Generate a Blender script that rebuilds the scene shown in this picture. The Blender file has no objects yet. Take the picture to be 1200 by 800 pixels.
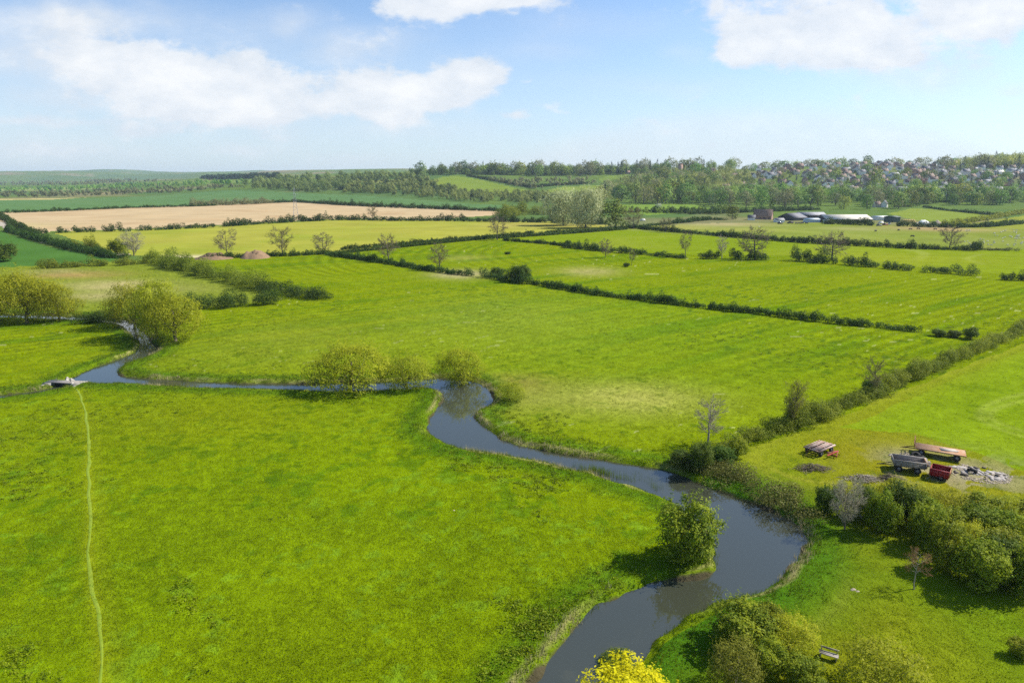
import bpy, bmesh, math, random
import numpy as np
from mathutils import Vector, Matrix

random.seed(5)
rng = np.random.default_rng(11)
scene = bpy.context.scene
COL = scene.collection
R = math.radians

# ------------------------------------------------------------------ camera
H = 38.0                       # height of the camera above the meadow
HOR = 213.0                    # where the level horizon sits (photo is 1200 x 800)
F = 800.0
pitch = math.atan((400 - HOR) / F)
SP, CP = math.sin(pitch), math.cos(pitch)
cam = bpy.data.objects.new('camera', bpy.data.cameras.new('camera'))
COL.objects.link(cam)
cam.location = (0, 0, H)
cam.rotation_euler = (R(90) - pitch, 0, 0)
cam.data.sensor_width = 36
cam.data.lens = 24
cam.data.clip_start = 0.5
cam.data.clip_end = 60000
scene.camera = cam

# ------------------------------------------------------------------ terrain
KP = np.array([-500, 0, 150, 200, 300, 400, 500, 600, 700, 800, 900, 1000, 1100, 1200, 1700], float)
KY = np.array([0, 700, 900, 1100, 1300, 1500, 1700, 2000, 2500, 3500, 5000, 8000, 14000], float)
ZT = np.array([
    [0, 0, 0, 0, 0, 0, 0, 1, 4, 16, 34, 88, 100],
    [0, 0, 0, 0, 0, 0, 0, 1, 4, 16, 40, 112, 110],
    [0, 0, 0, 0, 0, 1, 3, 6, 12, 26, 60, 116, 115],
    [0, 0, 0, 0, 0, 2, 5, 12, 25, 46, 80, 136, 120],
    [0, 0, 0, 0, 2, 6, 14, 28, 50, 64, 88, 126, 115],
    [0, 0, 0, 0, 1, 10, 20, 42, 63, 68, 72, 90, 100],
    [0, 0, 0, 0, 4, 18, 41, 64, 76, 76, 72, 72, 80],
    [0, 0, 0, 0, 5, 18, 34, 66, 80, 80, 72, 68, 70],
    [0, 0, 0, 0, 4, 15, 31, 66, 84, 84, 76, 68, 66],
    [0, 0, 0, 0, 9, 22, 43, 68, 78, 80, 76, 70, 70],
    [0, 0, 0, 1, 15, 37, 59, 77, 84, 86, 80, 75, 75],
    [0, 0, 0, 3, 21, 46, 69, 87, 93, 90, 85, 80, 80],
    [0, 0, 0, 3, 25, 48, 70, 90, 96, 92, 86, 80, 80],
    [0, 0, 0, 4, 28, 52, 76, 96, 102, 98, 90, 80, 80],
    [0, 0, 0, 4, 28, 52, 80, 104, 112, 110, 96, 84, 80]], float)
GP = np.linspace(-500, 1700, 221)
GL = np.linspace(math.log(600), math.log(14000), 240)
_t = np.zeros((221, 240))
_c = np.array([np.interp(np.exp(GL), KY, ZT[i]) for i in range(len(KP))])
for j in range(240):
    _t[:, j] = np.interp(GP, KP, _c[:, j])
def _blur(a, ax, n):
    k = np.ones(n) / n
    for _ in range(2):
        pad = [(0, 0), (0, 0)]; pad[ax] = (n // 2, n // 2)
        b = np.pad(a, pad, mode='edge')
        a = np.apply_along_axis(lambda m: np.convolve(m, k, 'valid'), ax, b)
    return a
_t = _blur(_blur(_t, 0, 7), 1, 9)

def vnoise(x, y, s, seed=0):
    x, y = np.broadcast_arrays(np.asarray(x, float), np.asarray(y, float))
    th = .7 + seed * 1.37; cs, sn = math.cos(th), math.sin(th)
    x, y = (x * cs - y * sn) / s, (x * sn + y * cs) / s
    xi = np.floor(x); yi = np.floor(y)
    fx = x - xi; fy = y - yi
    fx = fx * fx * (3 - 2 * fx); fy = fy * fy * (3 - 2 * fy)
    def h(a, b):
        v = np.sin(a * 127.1 + b * 311.7 + seed * 74.7) * 43758.5453
        return v - np.floor(v)
    return (h(xi, yi) * (1 - fx) + h(xi + 1, yi) * fx) * (1 - fy) + (h(xi, yi + 1) * (1 - fx) + h(xi + 1, yi + 1) * fx) * fy
def fbm(x, y, s, seed=0, o=4):
    v = 0; a = 0.5; t = 0
    wx = vnoise(x, y, s * .6, seed + 50) - .5; wy = vnoise(x, y, s * .6, seed + 51) - .5
    x = x + wx * s * .7; y = y + wy * s * .7
    for i in range(o):
        v = v + a * vnoise(x, y, s / 2 ** i, seed + i * 3); t += a; a *= 0.55
    return v / t

def zt(x, y):
    x = np.asarray(x, float); y = np.asarray(y, float)
    yy = np.maximum(y, 601)
    px = np.clip(600 + 821 * x / yy, -500, 1700)
    i = (px + 500) / 10; j = (np.log(np.minimum(yy, 13990)) - GL[0]) / (GL[1] - GL[0])
    i0 = np.clip(i.astype(int), 0, 219); j0 = np.clip(j.astype(int), 0, 238)
    fi = i - i0; fj = j - j0
    z = (_t[i0, j0] * (1 - fi) + _t[i0 + 1, j0] * fi) * (1 - fj) + (_t[i0, j0 + 1] * (1 - fi) + _t[i0 + 1, j0 + 1] * fi) * fj
    z = z + np.clip((yy - 1100) / 1200, 0, 1) * (fbm(x, y, 420, 3, 2) - .5) * 9 + np.clip((yy - 3200) / 3000, 0, 1) * (fbm(x, y, 1700, 6, 3) - .5) * 240
    return np.where(y < 620, 0.0, z * np.clip((yy - 620) / 120, 0, 1))

_Y = np.geomspace(15, 13500, 5000)
def ray(px, py):
    r = (px - 600) / F; u = (400 - py) / F
    dy = CP + u * SP
    return r / dy, (-SP + u * CP) / dy
def P(px, py, z=None):
    """point of the ground that the photo shows at px, py"""
    a, b = ray(px, py)
    if z is not None:
        Y = (z - H) / b
        return np.array([a * Y, Y, z])
    d = H + _Y * b - zt(_Y * a, _Y)
    k = np.argmax(d < 0)
    if d[k] >= 0: k = len(_Y) - 1
    if k > 0 and d[k] < 0:
        t = d[k - 1] / (d[k - 1] - d[k]); Y = _Y[k - 1] + t * (_Y[k] - _Y[k - 1])
    else:
        Y = _Y[k]
    return np.array([a * Y, Y, float(zt(np.array([a * Y]), np.array([Y]))[0])])
def depth(p): return p[1] * CP + (H - p[2]) * SP
def mpp(p): return depth(p) / F
def PW(pts, z=None): return np.array([P(a, b, z) for a, b in pts])

def in_poly(x, y, poly):
    x = np.asarray(x); y = np.asarray(y)
    c = np.zeros(x.shape, bool)
    n = len(poly)
    for i in range(n):
        x1, y1 = poly[i][:2]; x2, y2 = poly[(i + 1) % n][:2]
        if y1 == y2: continue
        c ^= ((y1 > y) != (y2 > y)) & (x < (x2 - x1) * (y - y1) / (y2 - y1) + x1)
    return c
def seg_dist(x, y, pts, closed=False):
    d = np.full(x.shape, 1e9)
    n = len(pts)
    for i in range(n if closed else n - 1):
        x1, y1 = pts[i][:2]; x2, y2 = pts[(i + 1) % n][:2]
        dx, dy = x2 - x1, y2 - y1
        L = dx * dx + dy * dy + 1e-12
        t = np.clip(((x - x1) * dx + (y - y1) * dy) / L, 0, 1)
        d = np.minimum(d, np.hypot(x - x1 - t * dx, y - y1 - t * dy))
    return d
def smooth_line(pts, k=2, closed=False):
    p = np.array(pts, float)
    for _ in range(k):
        q = []
        n = len(p)
        if not closed: q.append(p[0])
        for i in range(n if closed else n - 1):
            a, b = p[i], p[(i + 1) % n]
            q += [a * .75 + b * .25, a * .25 + b * .75]
        if not closed: q.append(p[-1])
        p = np.array(q)
    return p

# ------------------------------------------------------------------ river outline (water level below the banks)
WL = -0.5
left_bank = [(590, 850), (622, 800), (640, 775), (662, 750), (683, 727), (705, 708), (730, 697), (765, 683), (800, 678), (838, 673), (845, 655), (836, 632), (822, 612), (806, 597), (790, 589), (773, 581), (740, 570), (700, 555),
             (677, 552), (640, 543), (595, 534), (550, 528), (517, 519), (500, 506), (502, 493), (512, 480), (520, 469), (517, 460), (508, 455)]
south = [(480, 457), (440, 459), (375, 459), (340, 458), (250, 456), (180, 452), (130, 449), (90, 449), (70, 456), (40, 462), (15, 465), (-60, 475), (-300, 500)]
north_low = [(-300, 496), (-60, 471), (15, 462), (30, 460), (55, 456), (66, 452), (80, 446), (89, 441), (115, 430), (137, 422), (160, 414), (166, 406), (160, 396), (148, 386), (136, 379), (100, 376), (0, 373), (-300, 372)]
north_up = [(-300, 367), (0, 368), (100, 371), (140, 373), (160, 380), (172, 393), (180, 404), (187, 410), (170, 420), (150, 426), (135, 434), (142, 441), (180, 445), (240, 448), (300, 450), (375, 450), (440, 448), (480, 446), (520, 442)]
right_bank = [(550, 445), (568, 453), (580, 465), (575, 475), (554, 483), (556, 492), (574, 507), (601, 522), (640, 529), (700, 540), (750, 546), (787, 553), (815, 565), (843, 577), (893, 595), (933, 613), (945, 632), (942, 645), (930, 660),
              (917, 676), (890, 690), (853, 700), (820, 713), (787, 733), (767, 750), (757, 767), (735, 785), (715, 805), (690, 850)]
RIV = smooth_line(PW(left_bank + south + north_low + north_up + right_bank, WL)[:, :2], 1, True)

# ------------------------------------------------------------------ materials
def new_mat(name):
    m = bpy.data.materials.new(name); m.use_nodes = True
    nt = m.node_tree
    for n in list(nt.nodes): nt.nodes.remove(n)
    return m, nt
def N(nt, typ, **kw):
    n = nt.nodes.new(typ)
    for k, v in kw.items():
        if k.startswith('i_'):
            key = k[2:]; key = int(key) if key.isdigit() else key
            n.inputs[key].default_value = v
        else: setattr(n, k, v)
    return n
def mixrgb(nt, a, b, fac, mode='MIX'):
    n = N(nt, 'ShaderNodeMix', data_type='RGBA', blend_type=mode)
    for s, v in ((0, fac), (6, a), (7, b)):
        if isinstance(v, bpy.types.NodeSocket): nt.links.new(v, n.inputs[s])
        elif s == 0: n.inputs[0].default_value = v
        else: n.inputs[s].default_value = (*v, 1)
    return n.outputs[2]
def mth(nt, op, a, b=None, c=None, clamp=False):
    n = N(nt, 'ShaderNodeMath', operation=op, use_clamp=clamp)
    for i, v in enumerate((a, b, c)):
        if v is None: continue
        if isinstance(v, bpy.types.NodeSocket): nt.links.new(v, n.inputs[i])
        else: n.inputs[i].default_value = v
    return n.outputs[0]

def mat_plain(name, col, rough=.7, metal=0, var=.35, scale=3.0, col2=None, bump=.2, stretch=(1, 1, 1)):
    """painted, wooden, stone or metal surface with grime and wear of its own"""
    m, nt = new_mat(name)
    out = N(nt, 'ShaderNodeOutputMaterial'); b = N(nt, 'ShaderNodeBsdfPrincipled')
    tc = N(nt, 'ShaderNodeTexCoord'); mp = N(nt, 'ShaderNodeMapping'); mp.inputs['Scale'].default_value = stretch
    nt.links.new(tc.outputs['Object'], mp.inputs[0])
    n1 = N(nt, 'ShaderNodeTexNoise', i_Scale=scale, i_Detail=6.0, i_Roughness=.65); nt.links.new(mp.outputs[0], n1.inputs[0])
    rp = N(nt, 'ShaderNodeValToRGB'); rp.color_ramp.elements[0].position = .35; rp.color_ramp.elements[1].position = .68
    nt.links.new(n1.outputs[0], rp.inputs[0])
    c2 = col2 or tuple(c * (1 - var) for c in col)
    base = mixrgb(nt, col, c2, rp.outputs[0])
    oi = N(nt, 'ShaderNodeObjectInfo')
    hv = N(nt, 'ShaderNodeHueSaturation'); nt.links.new(base, hv.inputs['Color'])
    nt.links.new(mth(nt, 'MULTIPLY_ADD', oi.outputs['Random'], .3, .85), hv.inputs['Value'])
    nt.links.new(hv.outputs[0], b.inputs['Base Color'])
    b.inputs['Roughness'].default_value = rough; b.inputs['Metallic'].default_value = metal
    if bump:
        bp = N(nt, 'ShaderNodeBump', i_Strength=bump, i_Distance=.05); nt.links.new(n1.outputs[0], bp.inputs['Height']); nt.links.new(bp.outputs[0], b.inputs['Normal'])
    nt.links.new(b.outputs[0], out.inputs[0])
    return m

def mat_leaf(name, a, b_, trans=.35, rough=.6, hue=.03, val=.35):
    """leaves: two tones mixed leaf by leaf, each plant a little different"""
    m, nt = new_mat(name)
    out = N(nt, 'ShaderNodeOutputMaterial'); p = N(nt, 'ShaderNodeBsdfPrincipled')
    at = N(nt, 'ShaderNodeAttribute', attribute_name='tint')
    base = mixrgb(nt, a, b_, at.outputs['Fac'])
    oi = N(nt, 'ShaderNodeObjectInfo')
    hv = N(nt, 'ShaderNodeHueSaturation'); nt.links.new(base, hv.inputs['Color'])
    nt.links.new(mth(nt, 'MULTIPLY_ADD', oi.outputs['Random'], hue, .5 - hue / 2), hv.inputs['Hue'])
    wn = N(nt, 'ShaderNodeTexWhiteNoise', noise_dimensions='1D'); nt.links.new(mth(nt, 'MULTIPLY', oi.outputs['Random'], 91.7), wn.inputs['W'])
    nt.links.new(mth(nt, 'MULTIPLY_ADD', wn.outputs[0], val, 1 - val / 2), hv.inputs['Value'])
    nt.links.new(hv.outputs[0], p.inputs['Base Color'])
    p.inputs['Roughness'].default_value = rough
    p.inputs['Specular IOR Level'].default_value = .12
    tr = N(nt, 'ShaderNodeBsdfTranslucent'); nt.links.new(hv.outputs[0], tr.inputs[0])
    mx = N(nt, 'ShaderNodeMixShader', i_0=trans); nt.links.new(p.outputs[0], mx.inputs[1]); nt.links.new(tr.outputs[0], mx.inputs[2])
    nt.links.new(mx.outputs[0], out.inputs[0])
    return m

def mat_ground(name, fine=1.0, fs=1.0, bump=.6, contrast=.5, streak=None):
    m, nt = new_mat(name)
    out = N(nt, 'ShaderNodeOutputMaterial'); b = N(nt, 'ShaderNodeBsdfPrincipled')
    at = N(nt, 'ShaderNodeAttribute', attribute_name='col')
    tc = N(nt, 'ShaderNodeTexCoord')
    n1 = N(nt, 'ShaderNodeTexNoise', i_Scale=2.2 * fs, i_Detail=5.0, i_Roughness=.7); nt.links.new(tc.outputs['Object'], n1.inputs[0])
    n2 = N(nt, 'ShaderNodeTexNoise', i_Scale=.32 * fs, i_Detail=4.0, i_Roughness=.6); nt.links.new(tc.outputs['Object'], n2.inputs[0])
    f1 = mth(nt, 'MULTIPLY_ADD', n1.outputs[0], contrast * 1.5 * fine, 1 - contrast * .75 * fine)
    f2 = mth(nt, 'MULTIPLY_ADD', n2.outputs[0], contrast * 1.2, 1 - contrast * .6)
    f = mth(nt, 'MULTIPLY', f1, f2)
    if streak is not None:
        mp = N(nt, 'ShaderNodeMapping'); mp.inputs['Rotation'].default_value = (0, 0, -streak[0]); mp.inputs['Scale'].default_value = (streak[1], streak[2], 1)
        mp.vector_type = 'TEXTURE'
        nt.links.new(tc.outputs['Object'], mp.inputs[0])
        n3 = N(nt, 'ShaderNodeTexNoise', i_Scale=1.0, i_Detail=3.0, i_Roughness=.6); nt.links.new(mp.outputs[0], n3.inputs[0])
        f = mth(nt, 'MULTIPLY', f, mth(nt, 'MULTIPLY_ADD', n3.outputs[0], streak[3], 1 - streak[3] / 2))
    cc = N(nt, 'ShaderNodeCombineColor')
    for i in range(3): nt.links.new(f, cc.inputs[i])
    base = mixrgb(nt, at.outputs['Color'], cc.outputs[0], 1.0, 'MULTIPLY')
    nt.links.new(base, b.inputs['Base Color'])
    b.inputs['Roughness'].default_value = .95
    b.inputs['Specular IOR Level'].default_value = 0
    bp = N(nt, 'ShaderNodeBump', i_Strength=bump, i_Distance=.25); nt.links.new(n1.outputs[0], bp.inputs['Height']); nt.links.new(bp.outputs[0], b.inputs['Normal'])
    nt.links.new(b.outputs[0], out.inputs[0])
    return m

M = {}
M['near_grass'] = mat_ground('near_grass', 1.5, 1.4, .9, .42)
HA = PW([(885, 527), (1200, 404)])
sang = math.atan2(HA[1][1] - HA[0][1], HA[1][0] - HA[0][0])
M['pasture'] = mat_ground('pasture_grass', 1.3, .8, .8, .40, (sang, 60, 2.6, .42))
M['crop'] = mat_ground('crop_rows', .8, .5, .5, .5, (R(8), 120, 5, .4))
M['far_grass'] = mat_ground('far_grass', .3, .08, .3, .5)

M['bark'] = mat_plain('bark', (.13, .105, .08), .9, 0, .5, 6, bump=.5, stretch=(3, 3, .6))
M['twig_pale'] = mat_plain('pale_twigs', (.34, .29, .22), .9, 0, .4, 2)
M['twig_brown'] = mat_plain('brown_twigs', (.20, .155, .10), .9, 0, .4, 2)
M['twig_red'] = mat_plain('russet_twigs', (.30, .14, .075), .9, 0, .4, 2)
M['leaf_shrub'] = mat_leaf('shrub_leaves', (.095, .155, .009), (.34, .38, .018), .42)
M['leaf_dark'] = mat_leaf('dark_leaves', (.040, .085, .010), (.135, .19, .020), .4)
M['leaf_hedge'] = mat_leaf('hedge_leaves', (.022, .055, .009), (.085, .135, .018), .3)
M['leaf_hedge_pale'] = mat_leaf('loose_hedge_leaves', (.105, .15, .015), (.33, .35, .03), .4)
M['leaf_willow'] = mat_leaf('willow_leaves', (.21, .245, .012), (.46, .475, .025), .5, hue=.02)
M['leaf_yellow'] = mat_leaf('yellow_leaves', (.50, .47, .008), (.85, .78, .012), .5, hue=0, val=.1)
M['leaf_brown'] = mat_leaf('bronze_leaves', (.17, .165, .02), (.34, .32, .04), .45)
M['leaf_pale'] = mat_leaf('silvery_leaves', (.33, .36, .15), (.58, .60, .32), .4)
M['leaf_far'] = mat_leaf('woodland_leaves', (.062, .135, .022), (.32, .40, .06), .35, hue=.08, val=.8)
M['leaf_woodlight'] = mat_leaf('light_wood_leaves', (.095, .15, .03), (.36, .40, .10), .35)
M['leaf_farbrown'] = mat_leaf('budding_crown', (.16, .18, .065), (.33, .33, .14), .3, hue=.04, val=.5)
M['leaf_conifer'] = mat_leaf('conifer_needles', (.012, .032, .014), (.03, .06, .022), .1)
M['leaf_plum'] = mat_leaf('plum_leaves', (.10, .035, .05), (.20, .085, .10), .2)
M['leaf_white'] = mat_leaf('blossom', (.35, .38, .25), (.62, .62, .5), .2)
M['leaf_bramble'] = mat_leaf('bramble_leaves', (.07, .085, .018), (.18, .19, .04), .3)
M['blade'] = mat_leaf('grass_blades', (.100, .158, .003), (.25, .30, .008), .35, hue=0, val=0)
M['blade_lush'] = mat_leaf('bank_grass_blades', (.050, .105, .004), (.19, .25, .014), .35, hue=0, val=0)
M['straw'] = mat_leaf('dry_reeds', (.33, .27, .13), (.58, .50, .28), .3, hue=0, val=0)
M['soil'] = mat_plain('red_soil', (.27, .17, .09), .95, 0, .4, 1.5, bump=.8)
M['stone'] = mat_plain('grey_stone', (.42, .39, .33), .9, 0, .5, 3, bump=.5)
M['rubble'] = mat_plain('rubble_stone', (.50, .41, .29), .9, 0, .5, 2.2, bump=.5)
M['wood_grey'] = mat_plain('weathered_boards', (.36, .32, .28), .85, 0, .45, 5, bump=.3, stretch=(.5, 6, 6))
M['wood_pale'] = mat_plain('bleached_boards', (.52, .44, .36), .85, 0, .5, 4, bump=.3, stretch=(.5, 6, 6))
M['wood_rusty'] = mat_plain('stained_boards', (.46, .38, .33), .85, 0, .5, 1.6, col2=(.26, .10, .06), bump=.3, stretch=(.7, 3, 3))
M['rust_deck'] = mat_plain('rusty_deck', (.42, .20, .085), .85, .0, .5, 1.2, col2=(.50, .33, .2), bump=.2)
M['rust'] = mat_plain('rusty_steel', (.17, .075, .035), .85, .2, .5, 5)
M['grey_metal'] = mat_plain('grey_sheet', (.30, .29, .30), .6, .2, .35, 3)
M['red_paint'] = mat_plain('faded_red_paint', (.36, .018, .022), .5, 0, .4, 2.5)
M['rubber'] = mat_plain('tyre_rubber', (.02, .02, .02), .9, 0, .3, 6)
M['dark_steel'] = mat_plain('dark_steel', (.05, .045, .045), .6, .3, .4, 5)
M['orange_paint'] = mat_plain('orange_paint', (.5, .2, .08), .6, 0, .4, 4)
M['roof_pale'] = mat_plain('pale_sheet_roof', (.74, .67, .54), .8, 0, .2, .25, bump=.1, stretch=(4, .5, 1))
M['roof_grey'] = mat_plain('grey_sheet_roof', (.27, .27, .28), .7, 0, .35, .3, bump=.1)
M['roof_slate'] = mat_plain('slate_roof', (.12, .12, .14), .7, 0, .35, .8, bump=.1)
M['roof_brown'] = mat_plain('brown_tile_roof', (.27, .175, .125), .8, 0, .35, .8, bump=.1)
M['roof_red'] = mat_plain('red_tile_roof', (.27, .155, .11), .8, 0, .35, .8, bump=.1)
M['brick'] = mat_plain('brick_wall', (.40, .25, .18), .9, 0, .35, 1.2, bump=.1)
M['white_wall'] = mat_plain('white_render', (.84, .80, .73), .8, 0, .1, .6, bump=.05)
M['cream_wall'] = mat_plain('cream_render', (.62, .54, .40), .8, 0, .15, .6, bump=.05)
M['dark_clad'] = mat_plain('dark_cladding', (.06, .065, .065), .8, 0, .3, .6, bump=.1)
M['green_clad'] = mat_plain('green_cladding', (.05, .09, .075), .7, 0, .3, .6, bump=.1)
M['pale_blue'] = mat_plain('pale_blue_sheet', (.50, .60, .66), .6, 0, .2, .6)
M['yellow_straw'] = mat_plain('straw_bales', (.62, .46, .16), .95, 0, .3, 1.0)
M['white_sheet'] = mat_plain('white_sheeting', (.78, .78, .76), .6, 0, .2, .8)
M['glass'] = mat_plain('window_glass', (.03, .035, .045), .1, 0, .2, 2, bump=0)
M['wool'] = mat_plain('wool', (.70, .64, .50), .95, 0, .15, 6)
M['black_hide'] = mat_plain('black_hide', (.018, .015, .014), .7, 0, .2, 3)
M['brown_hide'] = mat_plain('brown_hide', (.14, .06, .03), .7, 0, .2, 3)
M['galv'] = mat_plain('galvanised_steel', (.30, .31, .32), .5, .5, .2, 2)
M['path'] = mat_plain('trodden_grass', (.185, .235, .004), .95, 0, .5, 1.3, col2=(.13, .205, .003), bump=.4)
M['lane'] = mat_plain('gravel_lane', (.44, .38, .28), .95, 0, .25, .3)

def water_mat():
    m, nt = new_mat('river_water')
    out = N(nt, 'ShaderNodeOutputMaterial'); b = N(nt, 'ShaderNodeBsdfPrincipled')
    tc = N(nt, 'ShaderNodeTexCoord')
    n1 = N(nt, 'ShaderNodeTexNoise', i_Scale=.05, i_Detail=3.0); nt.links.new(tc.outputs['Object'], n1.inputs[0])
    nt.links.new(mixrgb(nt, (.046, .050, .032), (.036, .040, .026), n1.outputs[0]), b.inputs['Base Color'])
    b.inputs['Roughness'].default_value = .03; b.inputs['IOR'].default_value = 1.75
    n2 = N(nt, 'ShaderNodeTexNoise', i_Scale=1.6, i_Detail=4.0); nt.links.new(tc.outputs['Object'], n2.inputs[0])
    bp = N(nt, 'ShaderNodeBump', i_Strength=.06, i_Distance=.05); nt.links.new(n2.outputs[0], bp.inputs['Height']); nt.links.new(bp.outputs[0], b.inputs['Normal'])
    nt.links.new(b.outputs[0], out.inputs[0]); return m
M['water'] = water_mat()

# ------------------------------------------------------------------ mesh and object helpers
def mesh_of(name, V, Fc, mat, tint=None, col=None, smooth=False):
    V = np.asarray(V, np.float32); Fc = np.asarray(Fc, np.int32)
    me = bpy.data.meshes.new(name)
    k = Fc.shape[1]
    me.vertices.add(len(V)); me.vertices.foreach_set('co', V.ravel())
    me.loops.add(Fc.size); me.loops.foreach_set('vertex_index', Fc.ravel())
    me.polygons.add(len(Fc)); me.polygons.foreach_set('loop_start', np.arange(0, Fc.size, k, dtype=np.int32))
    me.update(calc_edges=True)
    if smooth: me.polygons.foreach_set('use_smooth', np.ones(len(Fc), bool))
    if tint is not None:
        a = me.attributes.new('tint', 'FLOAT', 'FACE'); a.data.foreach_set('value', np.asarray(tint, np.float32))
    if col is not None:
        a = me.attributes.new('col', 'FLOAT_COLOR', 'POINT'); c = np.ones((len(V), 4), np.float32); c[:, :3] = col
        a.data.foreach_set('color', c.ravel())
    me.materials.append(mat)
    return me

class MB:
    """collects quads of one part"""
    def __init__(s): s.v = []; s.f = []; s.n = 0
    def add(s, V, Q):
        V = np.asarray(V, float); s.v.append(V); s.f.append(np.asarray(Q, int) + s.n); s.n += len(V)
    def box(s, c, d, rz=0, taper=1.0):
        x, y, z = np.array(d) / 2
        V = np.array([[-x, -y, -z], [x, -y, -z], [x, y, -z], [-x, y, -z], [-x * taper, -y * taper, z], [x * taper, -y * taper, z], [x * taper, y * taper, z], [-x * taper, y * taper, z]])
        ca, sa = math.cos(rz), math.sin(rz)
        V = np.c_[V[:, 0] * ca - V[:, 1] * sa, V[:, 0] * sa + V[:, 1] * ca, V[:, 2]] + np.array(c)
        s.add(V, [[0, 3, 2, 1], [4, 5, 6, 7], [0, 1, 5, 4], [1, 2, 6, 5], [2, 3, 7, 6], [3, 0, 4, 7]]); return s
    def tube(s, pts, rad, k=6, cap=True):
        pts = np.asarray(pts, float); n = len(pts)
        rad = np.broadcast_to(rad, (n,))
        d = np.gradient(pts, axis=0); d /= np.linalg.norm(d, axis=1)[:, None] + 1e-9
        ref = np.where(np.abs(d[:, 2:3]) > .9, np.array([[1., 0, 0]]), np.array([[0, 0, 1.]]))
        a = np.cross(d, ref); a /= np.linalg.norm(a, axis=1)[:, None] + 1e-9
        b = np.cross(d, a)
        t = np.arange(k) * 2 * math.pi / k
        V = (pts[:, None] + rad[:, None, None] * (np.cos(t)[None, :, None] * a[:, None] + np.sin(t)[None, :, None] * b[:, None])).reshape(-1, 3)
        i, j = np.meshgrid(np.arange(n - 1), np.arange(k), indexing='ij')
        Q = np.stack([i * k + j, i * k + (j + 1) % k, (i + 1) * k + (j + 1) % k, (i + 1) * k + j], -1).reshape(-1, 4)
        if cap and k >= 4:
            e = []
            for o in (0, (n - 1) * k):
                for j in range(1, k - 2, 2): e.append([o, o + j, o + j + 1, o + j + 2])
            Q = np.vstack([Q, e])
        s.add(V, Q); return s
    def disc(s, c, r, w, axis='y', k=16, inner=0.0):
        """a wheel-like ring of width w lying across axis"""
        t = np.arange(k) * 2 * math.pi / k
        prof = [(inner, -w / 2), (r * .9, -w / 2), (r, -w * .32), (r, w * .32), (r * .9, w / 2), (inner, w / 2)]
        V = []
        for rr, ww in prof:
            for a in t:
                p = (rr * math.cos(a), ww, rr * math.sin(a)) if axis == 'y' else ((ww, rr * math.cos(a), rr * math.sin(a)) if axis == 'x' else (rr * math.cos(a), rr * math.sin(a), ww))
                V.append(np.array(p) + np.array(c))
        Q = []
        for i in range(5):
            for j in range(k): Q.append([i * k + j, i * k + (j + 1) % k, (i + 1) * k + (j + 1) % k, (i + 1) * k + j])
        s.add(V, Q); return s
    def mesh(s, name, mat, smooth=False):
        return mesh_of(name, np.vstack(s.v), np.vstack(s.f), mat, smooth=smooth)

def tagp(o, label=None, cat=None, group=None, kind=None):
    if label: o['label'] = label
    if cat: o['category'] = cat
    if group: o['group'] = group
    if kind: o['kind'] = kind
    return o
def put(name, me, parent=None, loc=(0, 0, 0), rz=0):
    o = bpy.data.objects.new(name, me); COL.objects.link(o)
    o.parent = parent; o.location = loc; o.rotation_euler = (0, 0, rz)
    return o
def inst(name, parts, loc, rz=0, scale=(1, 1, 1), label=None, cat=None, group=None, tilt=(0, 0)):
    """a thing: an Empty at its base carrying a copy of every part; parts = [(name, mesh, [(sub name, mesh) ...])]"""
    e = bpy.data.objects.new(name, None); COL.objects.link(e)
    e.empty_display_size = .3
    e.location = loc; e.rotation_euler = (tilt[0], tilt[1], rz); e.scale = scale
    tagp(e, label, cat, group)
    for p in parts:
        o = put(p[0], p[1], e)
        for q in (p[2] if len(p) > 2 else []): put(q[0], q[1], o)
    return e
def structure(name, me, label, cat=None):
    return tagp(put(name, me), label, cat, None, 'structure')
def stuff(name, me, label, cat=None):
    return tagp(put(name, me), label, cat, None, 'stuff')

# ------------------------------------------------------------------ foliage
def unit(n, g=rng):
    v = g.normal(size=(n, 3)); return v / np.linalg.norm(v, axis=1)[:, None]
def leaf_quads(pos, nrm, size, aspect, g, up=None):
    n = len(pos)
    nrm = nrm / (np.linalg.norm(nrm, axis=1)[:, None] + 1e-9)
    t = unit(n, g) if up is None else up + unit(n, g) * .35
    t = t - nrm * np.sum(t * nrm, 1)[:, None]; t /= np.linalg.norm(t, axis=1)[:, None] + 1e-9
    b = np.cross(nrm, t)
    s = size * g.uniform(.6, 1.4, n)[:, None]
    V = np.stack([pos - t * s * .5, pos + b * s * aspect * .5 + nrm * s * .08, pos + t * s * .5, pos - b * s * aspect * .5 + nrm * s * .08], 1).reshape(-1, 3)
    return V, np.arange(4 * n).reshape(-1, 4)
def lobes_for(w, d, h, n, g, base=.12, small=.22):
    """a cluster of unequal lobes filling a crown w x d x h that stands on the ground (base: bare share at the foot)"""
    L = []
    for i in range(n):
        u = unit(1, g)[0]; r = g.uniform(.25, 1) ** .6
        c = np.array([u[0] * r * .5 * w, u[1] * r * .5 * d, h * (base + (1 - base) * (.5 + .5 * u[2] * r))])
        rad = g.uniform(.7, 1.35) * small * (w + d + h) / 3
        c[0] *= max(0, 1 - rad / w * 1.2); c[1] *= max(0, 1 - rad / d * 1.2)
        c[2] = min(max(c[2], h * base + rad * .5), h - rad * .85)
        if g.uniform() < .18: c = c * np.array([1.16, 1.16, 1.1])
        L.append((c, np.array([rad * g.uniform(.85, 1.25), rad * g.uniform(.85, 1.25), rad * g.uniform(.75, 1.05)])))
    return L
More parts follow.
